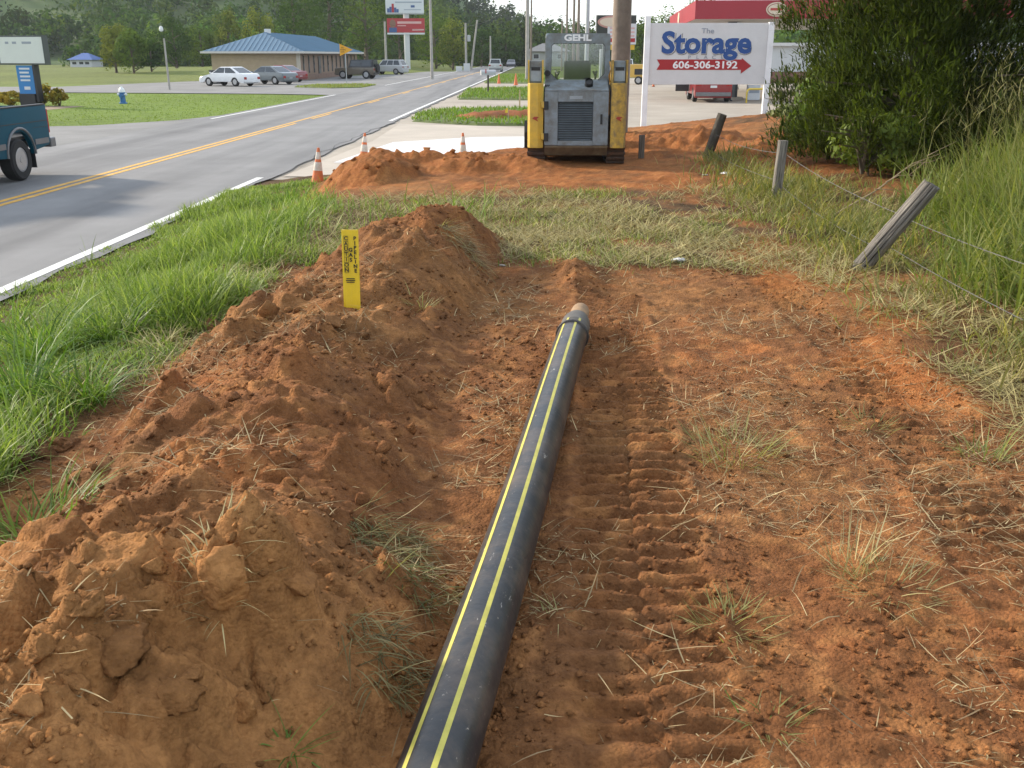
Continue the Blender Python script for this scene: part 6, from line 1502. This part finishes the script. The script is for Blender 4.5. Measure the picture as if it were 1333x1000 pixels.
# price sign
yp = 58; pc_ = pxy(801, 60, yp); PS = root('price_sign', (pc_.x, yp, GZ), 'tall filling station sign with oval logo and white price board behind the utility pole', 'sign', R(3))
kk = lambda p, q: (pxy(p, 60, yp).x - pc_.x, pxy(801, q, yp).z - GZ)
def pbox(x0, x1, y0, y1, d0, d1, m_, nm): a, c = kk(x0, y0), kk(x1, y1); return B().span((a[0], d0, min(a[1], c[1])), (c[0], d1, max(a[1], c[1]))).build(nm, m_, PS)
pbox(776, 827, 20, 44, -.2, .2, mat('sign_frame_dark', (.03, .035, .03), .5), 'header_box'); pbox(790, 827.5, 31, 58, -.24, -.201, PWH, 'price_board'); pbox(789, 826, 58.5, 65, -.2, .1, mat('sign_yellow', (.62, .42, .04), .5), 'yellow_strip')
pbox(777, 826, 44.2, 58.2, -.15, .15, SDK, 'lower_box')
a = kk(801, 29); oval(.86, .34, -.23, mat('logo_pink', (.50, .26, .22), .5), 'logo_plate', PS, a[0] - .2, a[1]); oval(.74, .25, -.255, OVC, 'logo_face', PS, a[0] - .2, a[1])
for y_ in (36, 41, 46): pbox(793, 825, y_, y_ + 2, -.25, -.243, PPI, 'blurred_text')
pbox(793, 806, 50, 55, -.25, -.243, SRD, 'price_digits'); pbox(817, 826, 50, 55, -.25, -.243, SRD, 'price_digits')
for x_ in (783, 820): a = kk(x_, 60); B().cyl((a[0], 0, -.2), (a[0], 0, kk(801, 64)[1]), .09, n=10).build('post', STEEL, PS)
# store and far houses
yw = 84; sw = pxy(1000, 100, yw); ST_ = root('store_building', (pxy(992, 100, yw).x, yw, GZ), 'white store with brick base right of the storage sign', 'building', R(-2))
hS = pxy(1000, 60, yw).z - GZ
B().span((0, 0, .95), (26, 12, hS), 0).build('wall', mat('store_white', (.50, .52, .53), .8, .05, 1), ST_); B().span((-.06, -.06, 0), (26.06, 12.06, .948)).build('brick_base', mat('brick_brown', (.17, .085, .065), .9, .2, 6), ST_)
B().span((-.4, -.4, hS), (26.4, 12.4, hS + .25)).build('roof_edge', CWH, ST_)
w_ = B().span((6, -.05, 1.0), (9, -.01, 2.6)).build('window', TRIM, ST_); B().span((6.1, -.06, 1.1), (8.9, -.051, 2.5)).build('pane', CGL, w_)
def house(xp0, xp1, ybase, yeave, yr, Y, label, wm, rm, name='house', hip=True):
    x0, x1 = pxy(xp0, 70, Y).x, pxy(xp1, 70, Y).x; g_ = max(gzp((x0 + x1) / 2, Y), pxy(xp0, ybase, Y).z - .0) - .3; ze, zr_ = pxy(xp0, yeave, Y).z - g_, pxy(xp0, yr, Y).z - g_
    t = root(name, ((x0 + x1) / 2, Y, g_), label, 'house'); hw_ = (x1 - x0) / 2; dp = hw_ * 1.3
    wl = B().span((-hw_, 0, -.5), (hw_, 2 * dp, ze)).build('wall', wm, t)
    o_ = .5; b = B(); e = [(-hw_ - o_, -o_, ze), (hw_ + o_, -o_, ze), (hw_ + o_, 2*dp + o_, ze), (-hw_ - o_, 2*dp + o_, ze)]; q0, q1 = (-hw_ * .25, dp, zr_), (hw_ * .25, dp, zr_)
    b.quad(e[0], e[1], q1, q0); b.quad(e[1], e[2], q1); b.quad(e[2], e[3], q0, q1); b.quad(e[3], e[0], q0); b.quad(*[(p[0], p[1], p[2] - .02) for p in e[::-1]]); b.build('roof', rm, t)
    for k in (-.6, .05, .6):
        w_ = B().span((hw_ * k - .5, -.05, ze * .35), (hw_ * k + .5, .02, ze * .8)).build('window', PWH, t); B().span((hw_ * k - .42, -.058, ze * .35 + .08), (hw_ * k + .42, -.051, ze * .8 - .08)).build('pane', CGL, w_)
    return t
house(688, 740, 80, 67, 56, 165, 'pale grey house with a grey hip roof beyond the loader', mat('house_pale', (.36, .35, .33), .8), mat('roof_grey', (.15, .15, .15), .8, .15, 1))
house(90, 118, 86, 78, 69, 205, 'small white house with a bright blue roof at the field edge', mat('house_white', (.55, .55, .55), .8), mat('roof_blue_bright', (.03, .09, .28), .6))

# ================================================================== NEARER TREES
DKA, DKB = (.022, .050, .010), (.070, .120, .018); MDA, MDB = (.05, .09, .014), (.14, .20, .03); YLA, YLB = (.10, .125, .02), (.23, .25, .045)
TR = [  # photo x, top row, base row, distance, width px, colours, label
    (150, 27, 88, 128, 40, YLA, YLB, 'slim yellowish tree at the left end of the field edge clump'), (172, 34, 90, 124, 46, MDA, MDB, 'bright green round tree in front of the field edge clump'),
    (196, 42, 88, 130, 40, DKA, DKB, 'dark green tree at the right end of the field edge clump'), (228, 18, 84, 160, 52, DKA, DKB, 'tall dark tree behind the light pole'),
    (262, 30, 84, 165, 60, DKA, MDB, 'broad dark tree left of the blue roof'), (300, 12, 80, 160, 40, MDA, YLB, 'pale willow-like tree behind the blue roof'),
    (340, 9, 80, 138, 46, MDA, YLB, 'rounded light green tree rising over the blue roof ridge'), (385, -30, 80, 165, 70, DKA, DKB, 'tall dark tree behind the middle of the blue roof'),
    (430, -40, 82, 160, 70, DKA, DKB, 'tall dark tree behind the right end of the blue roof'), (478, -35, 82, 165, 66, DKA, MDB, 'tall dark tree left of the billboard'),
    (520, -20, 82, 185, 60, DKA, DKB, 'dark tree behind the billboard'), (567, 8, 78, 170, 66, MDA, MDB, 'broad bright green tree right of the billboard'),
    (590, 22, 78, 162, 40, MDA, YLB, 'smaller light green tree at the grassy bank'), (628, 36, 80, 200, 50, DKA, DKB, 'dark tree over the grassy bank by the distant pole'),
    (660, 42, 82, 215, 56, DKA, DKB, 'dark round tree over the moving cars'), (686, 50, 82, 230, 40, MDA, MDB, 'light green tree at the bend of the road'),
    (865, 8, 80, 128, 52, MDA, MDB, 'bright green tree showing left of the red canopy'), (838, 22, 80, 150, 40, DKA, MDB, 'green tree between the price sign and the storage sign'),
    (915, -12, 70, 140, 70, MDA, MDB, 'tree top showing above the red canopy'), (790, 38, 80, 170, 44, DKA, DKB, 'dark tree behind the price sign'), (745, 48, 82, 200, 60, DKA, MDB, 'tree behind the row of poles over the loader cab')]
for i, (xp, yt, yb2, Y, wpx, ca, cb2, lab) in enumerate(TR):
    c_ = pxy(xp, 70, Y); g_ = gzp(c_.x, Y); top = pxy(xp, yt, Y).z - g_; rad2 = wpx * (Y * CT) / FPX / 2
    tree('tree', (c_.x, Y, g_), max(top, 4), rad2 * 1.1, lab, 100 + i, ca, cb2, 2400, .36 * (Y / 150), None, .03, None, 34)

# short mown blades over the lawn across the road
nb = 15000; lx_ = rng.uniform(-36, -11, nb); ly_ = rng.uniform(33, 63, nb)
keep = (lx_ < xl(ly_) - .6) & (ly_ > np.interp(lx_, [-40, -20, -14.2, -12.4, -11], [31.2, 32, 33.6, 36.6, 40])) & (ly_ < np.interp(lx_, [-36, -28, -15, -11], [63.4, 63.2, 60.8, 59.4])) & ~((lx_ < -20) & (ly_ > 43.4) & (ly_ < 47))
lx_, ly_ = lx_[keep], ly_[keep]; nb = len(lx_)
tag(blades('lawn_grass', np.stack([lx_, ly_, np.full(nb, GZ - .03)], 1), rng.uniform(0, 6.28, nb), rng.uniform(.04, .075, nb), rng.uniform(.02, .045, nb), rng.uniform(0, .6, nb), rng.uniform(.2, .8, nb), tint(nb, (.11, .17, .02), (.17, .23, .04)), 2, BLADE), 'mown lawn grass around the hydrant across the road', 'grass', kind='stuff')

# ================================================================== AIR
hb = B().span((-1510, -310, -6), (1510, 2210, 130)); hzo = hb.build('haze', None); tag(hzo, 'thin pale summer haze over the whole valley', 'haze', kind='stuff')
hm = bpy.data.materials.new('haze_air'); hm.use_nodes = True; hn = hm.node_tree
[hn.nodes.remove(q) for q in list(hn.nodes) if q.type == 'BSDF_PRINCIPLED']
pv = hn.nodes.new('ShaderNodeVolumePrincipled'); pv.inputs['Color'].default_value = (.86, .92, 1, 1); pv.inputs['Density'].default_value = 0.0002; pv.inputs['Anisotropy'].default_value = 0.0
hn.links.new(pv.outputs[0], [q for q in hn.nodes if q.type == 'OUTPUT_MATERIAL'][0].inputs['Volume'])
hzo.data.materials.append(hm)
